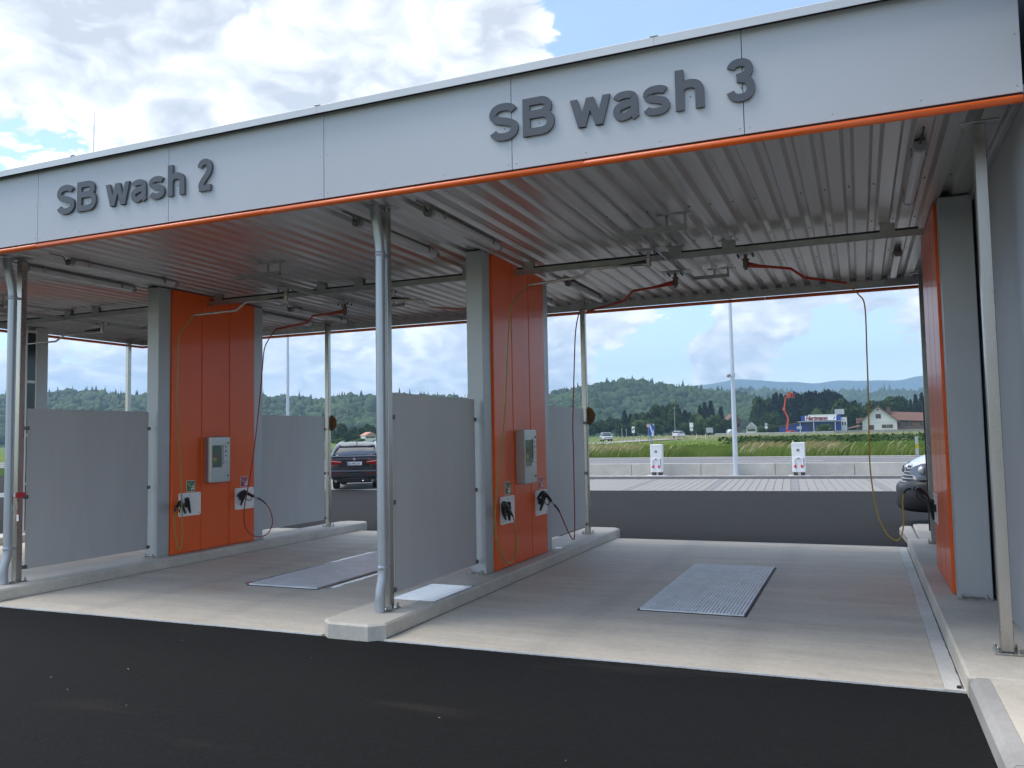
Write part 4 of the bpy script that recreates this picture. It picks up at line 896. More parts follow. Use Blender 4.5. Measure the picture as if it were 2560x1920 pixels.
# striped barrier tape tied to the left post
T = thing('barrier_tape', 'red and white barrier tape tied round the left front post', 'barrier tape', (-3.0, 0.53, 1.1))
def ribbon(pts, w, d):
    mb = MB(); d = Vector(d)*w/2; mb.rings([[Vector(p)-d, Vector(p)+d] for p in pts], closed=False, caps=False); return mb
M_TW = mat('tape_white', (0.78, 0.77, 0.76), 0.4); M_TR = mat('tape_red', (0.55, 0.03, 0.04), 0.4)
mb = MB(); mb.box(-3.076, -2.982, 0.520, 0.6195, 1.105, 1.165); mb.box(-3.070, -2.975, 0.523, 0.62, 1.11, 1.16); part('knot_band', mb, M_TR, T)
e = [(-2.985, 0.515, 1.15), (-2.955, 0.50, 1.12), (-2.935, 0.49, 1.06), (-2.90, 0.47, 0.98), (-2.875, 0.455, 0.92), (-2.85, 0.44, 0.85)]
part('loose_end', ribbon(e[:3], 0.05, (0.6, -.4, .5)), M_TR, T); part('loose_end', ribbon(e[2:4], 0.035, (0.8, -.4, .1)), M_TW, T); part('loose_end', ribbon(e[3:5], 0.03, (0.8, -.4, .1)), M_TR, T); part('loose_end', ribbon(e[4:], 0.06, (0.9, -.2, .1)), M_TW, T)
part('tape_run', ribbon([(-3.08, 0.519, 1.14), (-3.0, 0.5185, 1.137)], 0.05, (0, 0, 1)), M_TW, T)
part('tape_run', ribbon([(-3.08, 0.522, 1.14), (-3.8, 0.5, 1.12), (-4.6, 0.47, 1.10)], 0.05, (0, 0, 1)), M_TW, T)
# round reflectors behind the rear posts
for xc, lb in ((1.975, 'round brown disc on the rear post of the middle island'), (-3.025, 'round brown disc on the rear post of the left island')):
    T = thing('reflector_disc', lb, 'reflector', (xc, 6.79, 2.03)); mb = MB(); mb.cyl((xc, 6.775, 2.03), (xc, 6.785, 2.03), 0.152, n=36); part('back_plate', mb, mat('reflector_back', (0.20, 0.09, 0.02), 0.5), T)
    mb = MB(); mb.tube([(xc, 6.785, 2.03), (xc, 6.792, 2.03)], [0.15, 0.14], 36); part('reflector_face', mb, mat('reflector_amber', (0.7, 0.3, 0.02), 0.2), T)
    mb = MB(); mb.box(xc-0.03, xc+0.03, 6.7605, 6.7745, 1.98, 2.08); part('bracket', mb, M_BLACK, T)
# black pipe standing beyond the right rear post
T = thing('black_pipe', 'thin black standpipe on the kerb beyond the building wall end', 'pipe', (7.04, 8.43, 0.124)); mb = MB(); mb.tube([(7.04, 8.40, 0.124), (7.04, 8.40, 2.2)], 0.022, 10); part('pipe', mb, M_BLACK, T, smooth=True); mb = MB(); mb.tube([(7.04, 8.40, .80), (7.04, 8.40, .83)], 0.028, 10); part('collar', mb, M_BLACK, T)
mb = MB(); mb.cyl((6.655-.035, 0.05, 0.004), (6.655-.035, 0.05, 0.018), 0.017, 0.013, n=10); single('drain_plug', mb, M_BLACK, 'small black plug at the front corner of the gutter strip', 'plug', o=(6.62, 0.05, 0.0))
# ------------------------------------------------------------------ vehicles
M_TYRE = mat('tyre', (0.018, 0.018, 0.019), 0.8); M_RIM = mat('rim', (0.45, 0.46, 0.48), 0.3, metal=0.8)
M_GLASS = mat('car_glass', (0.03, 0.036, 0.04), 0.04, spec=0.8); M_RED = mat('tail_red', (0.35, 0.012, 0.014), 0.15, coat=0.5); M_CLEAR = mat('lamp_clear', (0.62, 0.66, 0.70), 0.08, metal=0.4)
M_PLATE = mat('plate_white', (0.74, 0.75, 0.76), 0.4); M_BLUE = mat('plate_blue', (0.02, 0.05, 0.30), 0.4); M_CHRO = mat('chrome', (0.75, 0.76, 0.78), 0.12, metal=1.0)
def paint(name, c): return mat(name, c, 0.28, metal=0.35, coat=0.8, var=0.03, vscale=2)
def ring(y, zb, zt, w, wt):
    h = zt-zb; half = [(0, zb), (w*0.80, zb), (w*0.96, zb+h*0.10), (w, zb+h*0.35), (w*0.995, zb+h*0.62), (w*0.5+wt*0.5, zb+h*0.86), (wt, zt), (wt*0.6, zt+0.015), (0, zt+0.025)]
    return [(x, y, z) for x, z in half] + [(-x, y, z) for x, z in half[-2:0:-1]]
def loft(rings, sub=1):
    mb = MB(); mb.rings([ring(*q) for q in rings]); return mb
def subsurf(o, n=1):
    m = o.modifiers.new('s', 'SUBSURF'); m.levels = n; m.render_levels = n
def wheel(T, x, y, r, w, label=None):
    s = 1 if x > 0 else -1
    mb = MB(); mb.tube([(x-s*w, y, r), (x-s*w*0.9, y, r), (x-s*0.05*w, y, r), (x, y, r)], [r*0.93, r, r, r*0.92], 26); t = part('wheel', mb, M_TYRE, T, local=True, smooth=True)
    mb = MB(); mb.cyl((x+s*0.001, y, r), (x+s*0.008, y, r), r*0.66, n=24); part('rim', mb, M_RIM, t, local=True)
    for k in range(5):
        a = 2*math.pi*k/5; mb = MB(); c = Vector((x+s*0.010, y+math.cos(a+.63)*r*0.42, r+math.sin(a+.63)*r*0.42)); mb.obox(c, (0.004, r*0.30, r*0.20), Matrix.Rotation(a+.63, 3, 'X')); part('rim_gap', mb, M_BLACK, t, local=True)
def car(name, label, loc, rz, body, green, roof, pm, wb, tr, wr, group=None):
    T = thing(name, label, 'car', loc, rz, group)
    o = part('body', loft(body), pm, T, local=True, smooth=True); subsurf(o)
    o = part('windows', loft(green), M_GLASS, T, local=True, smooth=True); subsurf(o)
    o = part('roof', loft(roof), pm, T, local=True, smooth=True); subsurf(o)
    for y in wb:
        for x in (-tr, tr): wheel(T, x, y, wr, 0.22)
    return T
def bmw():
    pm = paint('paint_graphite', (0.030, 0.032, 0.040))
    body = [(-2.31, .42, 1.06, .80, .74), (-2.27, .34, 1.12, .88, .80), (-2.1, .30, 1.16, .93, .84), (-1.6, .28, 1.14, .94, .86), (-.6, .28, 1.06, .94, .88), (.6, .28, 1.04, .93, .88), (1.4, .28, 1.02, .92, .84), (2.0, .30, .92, .88, .72), (2.30, .36, .78, .76, .60)]
    green = [(-2.14, 1.10, 1.15, .80, .76), (-1.75, 1.10, 1.32, .82, .71), (-1.2, 1.06, 1.50, .84, .64), (-.5, 1.02, 1.585, .85, .60), (.2, 1.0, 1.575, .85, .60), (.8, .98, 1.36, .85, .66), (1.35, .98, 1.06, .84, .80)]
    roof = [(-1.42, 1.44, 1.47, .66, .60), (-1.0, 1.53, 1.585, .63, .57), (-.5, 1.585, 1.620, .61, .55), (.0, 1.59, 1.625, .60, .54), (.35, 1.53, 1.56, .62, .56)]
    T = car('parked_car', 'dark graphite coupe style SUV seen from behind, parked beyond the middle bay', (-10.06-2.31*math.sin(R(29)), 18.22+2.31*math.cos(R(29)), 0.012), R(29), body, green, roof, pm, (-1.40, 1.42), 0.80, 0.36)
    for s in (-1, 1):
        mb = MB(); mb.tube(smooth_path([(s*.80, -2.12, 1.14), (s*.735, -1.72, 1.34), (s*.665, -1.2, 1.52), (s*.625, -.5, 1.605), (s*.625, .2, 1.60), (s*.69, .8, 1.38), (s*.80, 1.3, 1.08)], 4), 0.045, 8); part('roof_pillar', mb, mat('painted_edge_sheen', (0.20, 0.21, 0.23), 0.2, metal=0.5, coat=0.8), T, local=True, smooth=True)  # lighter copy of the body paint, its sheen put into the colour
        # tail light, wrapping round the corner
        mb = MB(); mb.rings([[(s*.40, -2.325, .905), (s*.44, -2.335, .975), (s*.46, -2.30, .97), (s*.42, -2.29, .91)], [(s*.62, -2.325, .86), (s*.62, -2.335, 1.01), (s*.62, -2.25, 1.01), (s*.62, -2.25, .86)], [(s*.80, -2.29, .845), (s*.80, -2.295, 1.04), (s*.78, -2.2, 1.03), (s*.78, -2.2, .85)], [(s*.915, -2.12, .87), (s*.915, -2.12, 1.03), (s*.90, -2.05, 1.02), (s*.90, -2.05, .88)]]); t = part('tail_light', mb, M_RED, T, local=True)
        mb = MB(); mb.tube([(s*.44, -2.337, .955), (s*.62, -2.340, .965), (s*.78, -2.305, .985)], 0.013, 6); part('light_bar', mb, mat('tail_clear', (0.75, 0.42, 0.40), 0.15), t, local=True)
        mb = MB(); mb.box(s*.62-.22, s*.62+.22, -2.345, -2.30, .555, .575, .003); part('reflector', mb, M_RED, T, local=True)
        mb = MB(); mb.tube([(s*.62, -2.36, .30), (s*.62, -2.30, .30)], [.05, .055], 14); part('exhaust_tip', mb, M_CHRO, T, local=True)
        mb = MB(); mb.sphere((s*1.0, .75, 1.10), .09, 10, 6, (1.1, .7, .8)); part('mirror', mb, pm, T, local=True, smooth=True)
    mb = MB(); mb.box(-.78, .78, -2.352, -2.25, .60, .665, .012); part('bumper_lip', mb, mat('painted_lip_sheen', (0.12, 0.125, 0.14), 0.25, metal=0.4, coat=0.6), T, local=True)  # highlight on the lip painted in as a paler body colour
    mb = MB(); mb.box(-.80, .80, -2.34, -2.1, .42, .60, .02); part('bumper', mb, pm, T, local=True)
    mb = MB(); mb.box(-.74, .74, -2.325, -2.05, .235, .42, .03); part('diffuser', mb, M_BLACK, T, local=True)
    mb = MB(); mb.box(-.40, .40, -2.333, -2.3, .385, .397, .003); part('diffuser_trim', mb, M_CHRO, T, local=True)
    mb = MB(); mb.box(-.52, .52, -2.322, -2.315, .80, 1.03, .002); part('tailgate_recess', mb, mat('paint_black', (0.008, 0.008, 0.010), 0.2, coat=0.6), T, local=True)
    mb = MB(); mb.box(-.80, .80, -2.31, -2.02, 1.115, 1.165, .02); part('boot_lid_edge', mb, MATS['painted_edge_sheen'], T, local=True)  # same painted-in sheen as the roof pillars
    mb = MB(); mb.box(-.265, .265, -2.334, -2.324, .835, .955, .004); p = part('number_plate', mb, M_PLATE, T, local=True)
    mb = MB(); mb.box(-.265, -.215, -2.336, -2.3342, .837, .953); part('plate_band', mb, M_BLUE, p, local=True)
    Mx = Matrix.Translation((-.195, -2.3355, .862)) @ Matrix.Rotation(R(90), 4, 'X')
    text_mesh('plate_text', 'DL 402 CR', .098, .0005, M_BLACK, .001, Mx, p, squeeze=.86)
    mb = MB(); mb.cyl((-.038, -2.336, .895), (-.038, -2.338, .895), .016, n=10); part('plate_crest', mb, M_RED, p, local=True)
    mb = MB(); mb.cyl((0, -2.33, 1.045), (0, -2.338, 1.045), .045, n=20); bd = part('badge', mb, M_CHRO, T, local=True)
    for a in (0, 180):
        mb = MB(); mb.extrude([(0, -2.3385, 1.045)]+[(.036*math.cos(R(a+q)), -2.3385, 1.045+.036*math.sin(R(a+q))) for q in range(0, 91, 15)], (0, -.0008, 0)); part('badge_quarter', mb, M_BLUE, bd, local=True)
        mb = MB(); mb.extrude([(0, -2.3385, 1.045)]+[(.036*math.cos(R(a+90+q)), -2.3385, 1.045+.036*math.sin(R(a+90+q))) for q in range(0, 91, 15)], (0, -.0008, 0)); part('badge_quarter', mb, M_PLATE, bd, local=True)
    text_mesh('model_lettering', 'X4', .062, .001, M_CHRO, .001, Matrix.Translation((.47, -2.3305, 1.035)) @ Matrix.Rotation(R(90), 4, 'X'), T)
    mb = MB(); mb.extrude([(-.012, -1.05, 1.585), (-.012, -.88, 1.60), (-.012, -1.08, 1.665), (-.012, -1.12, 1.66)], (.024, 0, 0)); part('antenna_fin', mb, pm, T, local=True)
    mb = MB(); mb.sphere((.30, -2.36, .30), .03, 8, 6); mb.tube([(.30, -2.3, .26), (.30, -2.36, .27), (.30, -2.36, .30)], .015, 6); part('tow_ball', mb, M_CHRO, T, local=True)
bmw()
def van():
    wh = paint('paint_white', (0.62, 0.64, 0.67)); wh.node_tree.nodes['Principled BSDF'].inputs['Metallic'].default_value = 0.0
    T = thing('parked_van', 'white van with dark bumper and slatted grille, nose beyond the building wall', 'van', (9.27, 10.85, 0.0), R(94))
    body = [(-2.4, .45, 1.20, .88, .86), (-2.3, .40, 1.25, .95, .93), (-1, .38, 1.28, .97, .95), (1.0, .38, 1.28, .97, .94), (1.6, .45, 1.32, .96, .88), (1.95, .60, 1.27, .93, .80), (2.2, .70, 1.17, .84, .68), (2.33, .76, 1.10, .64, .50), (2.40, .80, 1.03, .40, .30)]
    o = part('body', loft(body), wh, T, local=True, smooth=True); subsurf(o)
    g = [(-2.35, 1.22, 1.80, .92, .80), (-1.0, 1.24, 1.90, .93, .80), (.3, 1.24, 1.92, .93, .80), (.75, 1.24, 1.86, .93, .78), (1.6, 1.22, 1.28, .88, .80)]
    o = part('windows', loft(g), M_GLASS, T, local=True, smooth=True); subsurf(o)
    rf = [(-2.42, 1.70, 1.88, .84, .78), (-1, 1.86, 1.95, .82, .76), (.4, 1.88, 1.96, .80, .74), (.75, 1.84, 1.89, .78, .70)]
    o = part('roof', loft(rf), wh, T, local=True, smooth=True); subsurf(o)
    for x in (-.87, .87):
        for y in (-1.5, 1.5): wheel(T, x, y, .33, .22)
    dk = mat('bumper_grey', (0.012, 0.013, 0.015), 0.42)
    bp_ = [(1.1, .28, .62, .96, .94), (1.6, .26, .80, .975, .95), (1.95, .25, .87, .965, .93), (2.22, .24, .86, .88, .82), (2.44, .25, .79, .70, .62), (2.56, .27, .72, .50, .44), (2.60, .30, .68, .34, .30)]
    o = part('front_bumper', loft(bp_), dk, T, local=True, smooth=True); subsurf(o)
    nose = lambda lat: 2.545-0.42*(abs(lat)/.75)**2.0
    for k in range(5):
        z = .77+.058*k; w = .40+.035*k; mb = MB()
        mb.tube([(l, nose(l)-.012-.026*k, z) for l in np.linspace(-w, w, 13)], [.017 if abs(l) < w*.95 else .010 for l in np.linspace(-w, w, 13)], 8); part('grille_slat', mb, mat('grille_chrome', (0.42, 0.43, 0.45), 0.25, metal=0.8), T, local=True, smooth=True)
    mb = MB(); mb.rings([[(l, nose(l)-.015, .74), (l, nose(l)-.135, 1.07)] for l in np.linspace(-.60, .60, 13)], closed=False, caps=False); part('grille_backing', mb, M_BLACK, T, local=True)
    mb = MB(); mb.cyl((0, 2.40, 1.01), (0, 2.455, 1.0), .06, n=18); mb.box(-.05, .05, 2.456, 2.462, .994, 1.006); part('emblem', mb, M_CHRO, T, local=True)
    mb = MB(); mb.tube([(l, nose(l)-.125, 1.065) for l in np.linspace(-.5, .5, 11)], .020, 8); part('grille_bar', mb, M_CHRO, T, local=True, smooth=True)
    for s in (-1, 1):
        hl = [[(.58, 2.45, .93), (.58, 2.42, 1.04), (.50, 2.2, 1.03), (.50, 2.2, .94)], [(.78, 2.36, .88), (.76, 2.28, 1.11), (.62, 2.05, 1.09), (.62, 2.05, .90)], [(.955, 2.13, .88), (.93, 2.04, 1.15), (.78, 1.85, 1.12), (.78, 1.85, .90)], [(1.005, 1.74, .98), (.985, 1.68, 1.17), (.86, 1.6, 1.14), (.86, 1.6, 1.0)]]
        mb = MB(); mb.rings([[(s*x_, y_, z_) for x_, y_, z_ in rg_] for rg_ in hl]); h = part('headlight', mb, mat('headlight_glass', (0.10, 0.12, 0.15), 0.05, spec=0.8), T, local=True, smooth=True)
        mb = MB(); mb.sphere((s*.80, 2.29, 1.0), .075, 12, 8, (1, .7, 1)); part('headlight_lens', mb, M_CLEAR, h, local=True, smooth=True)
        mb = MB(); mb.obox((s*.95, 2.06, 1.04), (.05, .16, .10), Matrix.Rotation(R(-12*s), 3, 'Z'), .01); part('indicator_lens', mb, mat('lamp_white', (0.72, 0.74, 0.76), 0.1), h, local=True)
        mb = MB(); mb.tube([(s*.66, 2.26, .48), (s*.66, 2.30, .48)], [.075, .07], 16); fl = part('fog_light', mb, M_BLACK, T, local=True)
        mb = MB(); mb.tube([(s*.66, 2.30, .48), (s*.66, 2.315, .48)], [.05, .04], 14); part('fog_lens', mb, M_CLEAR, fl, local=True)
        mb = MB(); mb.sphere((s*1.08, 1.15, 1.32), .12, 10, 6, (.7, .6, 1.2)); part('mirror', mb, dk, T, local=True, smooth=True)
    for s in (-1, 1):
        mb = MB(); mb.tube(smooth_path([(s*.50, 2.42, .66), (s*.68, 2.33, .63), (s*.84, 2.16, .56), (s*.86, 2.12, .42), (s*.70, 2.30, .34), (s*.52, 2.42, .33)], 4), .022, 8); part('bumper_crease', mb, mat('bumper_trim', (0.025, 0.027, 0.03), 0.35), T, local=True, smooth=True)
    mb = MB(); mb.tube([(l, nose(l*1.05)+.002, .285) for l in np.linspace(-.62, .62, 13)], .022, 8); part('bumper_spoiler', mb, mat('intake_trim', (0.25, 0.26, 0.28), 0.3, metal=0.5), T, local=True, smooth=True)
    for k in range(3):
        mb = MB(); z = .33+.055*k; mb.tube([(l, nose(l*1.05)-.015, z) for l in np.linspace(-.50, .50, 11)], .008, 6); part('intake_bar', mb, mat('intake_trim', (0.25, 0.26, 0.28), 0.3, metal=0.5), T, local=True)
    mb = MB(); mb.rings([[(l, nose(l)-.022, .31), (l, nose(l)-.022, .47)] for l in np.linspace(-.5, .5, 11)], closed=False, caps=False); part('intake', mb, M_BLACK, T, local=True)
    mb = MB(); mb.rings([[(l, nose(0)+.03-.12*abs(l), .555), (l, nose(0)+.03-.12*abs(l), .665), (l, nose(0)-.01-.12*abs(l), .665), (l, nose(0)-.01-.12*abs(l), .555)] for l in (-.26, 0, .26)]); part('number_plate', mb, M_PLATE, T, local=True)
van()
def small_car(label, u, d, rz, pm, z):
    x, y = far(u, d)
    body = [(-2.1, .40, .88, .74, .66), (-2.0, .32, .95, .82, .76), (-1.2, .28, .94, .86, .80), (0, .28, .93, .87, .82), (1.0, .28, .90, .86, .78), (1.75, .30, .78, .80, .66), (2.05, .36, .66, .66, .54)]
    green = [(-1.95, .90, 1.0, .76, .70), (-1.5, .90, 1.34, .78, .60), (-.6, .90, 1.44, .79, .60), (.3, .88, 1.40, .79, .60), (1.05, .86, .96, .78, .70)]
    roof = [(-1.55, 1.30, 1.36, .64, .56), (-.6, 1.40, 1.46, .62, .56), (.25, 1.36, 1.42, .62, .55)]
    T = car('road_car', label, (x, y, z), rz, body, green, roof, pm, (-1.25, 1.3), 0.74, 0.31)
    for s in (-1, 1):
        mb = MB(); mb.box(s*.60-.14, s*.60+.14, 1.93, 2.02, .58, .70, .02); part('headlight', mb, M_CLEAR, T, local=True)
        mb = MB(); mb.box(s*.66-.10, s*.66+.10, -2.12, -2.02, .68, .86, .02); part('tail_light', mb, M_RED, T, local=True)
        mb = MB(); mb.tube([(s*.70, -1.9, .98), (s*.62, -1.5, 1.36), (s*.62, -.6, 1.45), (s*.62, .25, 1.40), (s*.74, 1.05, .95)], .03, 6); part('roof_pillar', mb, pm, T, local=True)
        mb = MB(); mb.sphere((s*.93, .62, .98), .09, 8, 5); part('mirror', mb, pm, T, local=True, smooth=True)
    mb = MB(); mb.box(-.26, .26, 2.06, 2.085, .42, .53); part('number_plate', mb, M_PLATE, T, local=True); mb = MB(); mb.box(-.26, .26, -2.115, -2.10, .56, .67); part('number_plate', mb, M_PLATE, T, local=True)
    mb = MB(); mb.box(-.42, .42, 2.055, 2.075, .58, .66, .01); part('grille', mb, M_BLACK, T, local=True); mb = MB(); mb.box(-.6, .6, 2.0, 2.075, .33, .40, .01); part('intake', mb, M_BLACK, T, local=True)
small_car('silver car driving towards us on the country road', 1515, 132, R(205), paint('paint_silver', (0.45, 0.47, 0.50)), 0.80)
small_car('white car driving away on the country road', 1697, 170, R(-8), MATS['paint_white'], 1.0)

# ------------------------------------------------------------------ charging stations, lamps, signs
M_CHW = mat('charger_white', (0.74, 0.76, 0.78), 0.35, var=0.02, vscale=3)
def charger(px, py, label):
    T = thing('charging_station', label, 'charger', (px, py, 0.0)); L_ = dict(local=True)
    mb = MB(); mb.box(-.40, .40, -.24, .24, 0, .03, .006); part('base_slab', mb, M_CHW, T, **L_)
    for s in (-1, 1): mb = MB(); mb.box(s*.135-.07, s*.135+.07, -.13, .13, .03, .16, .004); part('foot', mb, mat('charger_dark', (0.045, 0.05, 0.058), 0.5), T, **L_)
    mb = MB(); mb.box(-.24, .24, -.17, .17, .16, 1.31, .018); b = part('cabinet', mb, M_CHW, T, **L_)
    for k in range(4): mb = MB(); z = 1.26-.03*k; mb.box(-.21, .21, -.1715, -.1695, z-.002, z+.002); part('vent_line', mb, mat('vent_grey', (0.5, 0.52, 0.54), 0.5), b, **L_)
    mb = MB(); mb.box(-.055, .045, -.1745, -.1705, .96, 1.055, .001); lg = part('status_panel', mb, MATS['charger_dark'], T, **L_)
    mb = MB(); mb.extrude([(-.025, -.175, 1.0), (.02, -.175, 1.03), (.005, -.175, .995), (.02, -.175, .985), (-.02, -.175, .98)], (0, -.0008, 0)); part('panel_symbol', mb, M_PLATE, lg, **L_)
    pts = [(-.15, -.195, .40), (-.155, -.2, .60), (-.13, -.2, .68), (-.06, -.2, .725), (0.0, -.2, .735), (.06, -.2, .725), (.13, -.2, .68), (.155, -.2, .60), (.15, -.195, .40)]
    mb = MB(); mb.tube(smooth_path(pts, 4), .022, 8); part('cable_guide', mb, M_CHW, T, smooth=True, **L_)
    mb = MB(); mb.box(-.006, .006, -.226, -.17, .66, .74, .002); part('guide_clip', mb, MATS['charger_dark'], T, **L_)
    for s in (-1, 1):
        mb = MB(); mb.box(s*.125-.042, s*.125+.042, -.215, -.172, .34, .445, .006); part('socket', mb, mat('socket_red', (0.55, 0.02, 0.03), 0.35), T, **L_)
        mb = MB(); mb.box(s*.15-.05, s*.15+.05, -.19, -.171, .17, .33, .006); part('skirt', mb, M_CHW, T, **L_)
    text_mesh('charger_lettering', 'EVlink', .115, .0006, mat('letter_black', (0.03, 0.03, 0.035), 0.5), .001, Matrix.Translation((.212, -.1722, .415)) @ Matrix.Rotation(R(90), 4, 'X') @ Matrix.Rotation(R(90), 4, 'Z'), T)
    mb = MB(); mb.tube([(-.24, -.02, .5), (-.24, .02, .5)], .03, 8); part('side_hook', mb, MATS['charger_dark'], T, **L_)
charger(-1.76, 28.12, 'white charging station beside the blue arrow sign'); charger(3.84, 28.05, 'white charging station on its own between the lamp post and the van')
def lamp_post(x, y, z0, h, r, label, cam_z=None, cat='lamp post'):
    T = thing('lamp_post', label, cat, (x, y, z0)); m_ = mat('lamp_post_grey', (0.55, 0.60, 0.66), 0.4, metal=0.4)
    mb = MB(); mb.tube([(0, 0, 0), (0, 0, 1.4), (0, 0, h)], [r, r*.92, r*.5], 14); part('mast', mb, m_, T, smooth=True, local=True)
    mb = MB(); mb.box(-r*2, r*2, -r*2, r*2, 0, .02, .004); part('base_plate', mb, m_, T, local=True)
    mb = MB(); mb.box(-r*.4, r*.4, -r*1.03, -r*.85, .55, .95, .004); part('service_door', mb, m_, T, local=True)
    mb = MB(); mb.rings([[(q, -.10, h), (q, .10, h), (q, .10, h+.07), (q, -.10, h+.09)] for q in (-.05, .65)]); part('lamp_head', mb, M_LAMPC, T, local=True)
    if cam_z:
        mb = MB(); mb.tube([(-.02, -.05, cam_z+.06), (-.12, -.10, cam_z+.06)], .02, 8); c = part('camera_arm', mb, m_, T, local=True); mb = MB(); mb.sphere((-.15, -.12, cam_z), .075, 12, 8); part('camera_dome', mb, M_LAMPC, c, local=True, smooth=True)
        mb = MB(); mb.tube([(0, 0, cam_z-.02), (0, 0, cam_z+.1)], r*1.05, 12); part('clamp', mb, m_, c, local=True)
lamp_post(1.385, 28.42, 0.0, 9.5, 0.105, 'tall pale lamp post with camera dome behind the parking strip', 4.05)
lamp_post(-20.6, 28.2, 0.0, 9.0, 0.095, 'tall pale lamp post seen above the rear splash screen in the middle bay', None)
M_POLE = mat('sign_pole', (0.30, 0.31, 0.32), 0.45, metal=0.6); M_SW = mat('sign_white', (0.78, 0.78, 0.76), 0.45); M_SB = mat('sign_blue', (0.012, 0.10, 0.42), 0.4); M_SR = mat('sign_red', (0.55, 0.03, 0.03), 0.4); M_SG = mat('sign_back_grey', (0.42, 0.43, 0.44), 0.5, metal=0.4)
def sign_on_pole(name, label, x, y, z0, plates, h, rz=0.0):
    T = thing(name, label, 'road sign', (x, y, z0), rz); mb = MB(); mb.tube([(0, 0, 0), (0, 0, h)], .035, 8); part('pole', mb, M_POLE, T, local=True)
    for (kind, z, w, hh, m_) in plates:
        mb = MB()
        if kind == 'disc': mb.cyl((0, -.045, z), (0, -.055, z), w/2, n=26)
        else: mb.box(-w/2, w/2, -.055, -.045, z-hh/2, z+hh/2, .002)
        p = part('sign_plate', mb, m_, T, local=True)
        if kind == 'disc' and m_ is M_SR:
            mb = MB(); mb.cyl((0, -.056, z), (0, -.059, z), w*.36, n=24); part('sign_field', mb, M_SW, p, local=True)
            text_mesh('sign_number', '60', w*.42, .0006, M_BLACK, .004, Matrix.Translation((-w*.24, -.0595, z-w*.15)) @ Matrix.Rotation(R(90), 4, 'X'), p)
        if m_ is M_SB:
            mb = MB(); q = [(-.20, .26), (-.12, .26), (.10, -.04), (.19, .05), (.19, -.26), (-.09, -.26), (0.02, -.14), (-.20, .16)]; mb.extrude([(a*w/.62, -.0562, z+b*hh/.62) for a, b in q], (0, -.001, 0)); part('arrow', mb, M_SW, p, local=True)
        if kind == 'bar':
            mb = MB(); mb.extrude([(-w*.42, -.0562, z-hh*.12), (-w*.42, -.0562, z+hh*.06), (w*.42, -.0562, z+hh*.26), (w*.42, -.0562, z+hh*.08)], (0, -.001, 0)); part('sign_stripe', mb, M_BLACK, p, local=True)
        if kind == 'disc' and m_ is M_SW:
            mb = MB(); mb.obox((0, -.0565, z), (w*.85, .002, w*.10), Matrix.Rotation(R(-45), 3, 'Y')); part('sign_stripe', mb, M_BLACK, p, local=True)
x, y = far(1627, 41); sign_on_pole('arrow_sign', 'blue sign with white diagonal arrow at the roadside behind the wall', x, y, 0.40, [('disc', 1.52, .68, .68, M_SB)], 1.9, R(76))
x, y = far(1621, 128); sign_on_pole('speed_sign', 'round red rimmed speed limit sign beside the country road', x, y, .6, [('disc', 2.55, .62, .62, M_SR)], 2.9, R(20))
x, y = far(1632, 126); sign_on_pole('information_sign', 'white rectangular sign with a round plate below at the country road', x, y, .6, [('rect', 2.45, .46, .68, M_SW), ('disc', 1.75, .46, .46, M_SW)], 2.8, R(20))
x, y = far(1583.5, 140); sign_on_pole('marker_sign', 'white upright sign with one black stripe behind the silver car', x, y, .6, [('bar', 2.05, .50, 1.1, M_SW)], 2.6, R(18))
x, y = far(1729, 180); sign_on_pole('road_sign', 'white sign with red mark above a round plate right of the white car', x, y, .95, [('rect', 2.75, .78, 1.0, M_SW), ('disc', 1.8, .74, .74, M_SW)], 3.3, R(15))
x, y = far(1916, 215); sign_on_pole('road_sign', 'pair of pale round plates on a pole left of the red boom lift', x, y, 1.05, [('disc', 2.9, .75, .75, M_SG), ('disc', 2.1, .75, .75, M_SW)], 3.3, R(10))
x, y = far(1774, 190); T = thing('board_sign', 'grey board sign on two posts beyond the white car', 'road sign', (x, y, .95), R(18))
for s in (-1, 1): mb = MB(); mb.tube([(s*.55, 0, 0), (s*.55, 0, 2.0)], .05, 8); part('pole', mb, M_POLE, T, local=True)
mb = MB(); mb.box(-.78, .78, -.08, -.05, 1.05, 2.2, .004); part('board', mb, M_SG, T, local=True)
for u, d in ((1591, 136), (1598, 131), (1741, 178), (1764, 186)):
    x, y = far(u, d); T = thing('delineator_post', 'white delineator post along the country road', 'marker post', (x, y, .58 if d < 150 else .9), group='delineators along the country road'); mb = MB(); mb.box(-.06, .06, -.05, .05, 0, .95, .01); part('post', mb, M_SW, T, local=True); mb = MB(); mb.box(-.061, .061, -.051, .051, .70, .82); part('black_band', mb, M_BLACK, T, local=True)
x, y = far(2290.5, 40.5); T = thing('delineator_post', 'grey marker post with yellow band beside the near road', 'marker post', (x, y, .40)); mb = MB(); mb.box(-.07, .07, -.04, .04, 0, .98, .01); part('post', mb, M_SG, T, local=True); mb = MB(); mb.box(-.071, .071, -.0415, .0415, .42, .62); part('yellow_band', mb, M_YEL, T, local=True)
for u, v, d in ((1555, 1078, 205), (1566, 1074, 215)):
    x, y = far(u, d); T = thing('utility_pole', 'thin wooden pole standing before the tree line left of the blue arrow sign', 'pole', (x, y, .9), group='thin poles before the tree line'); mb = MB(); mb.tube([(0, 0, 0), (0, 0, 2.4)], .10, 6); part('pole', mb, M_POLE, T, local=True); mb = MB(); mb.tube([(0, 0, 2.4), (0, 0, 2.5)], .12, 6); part('cap', mb, M_SW, T, local=True)
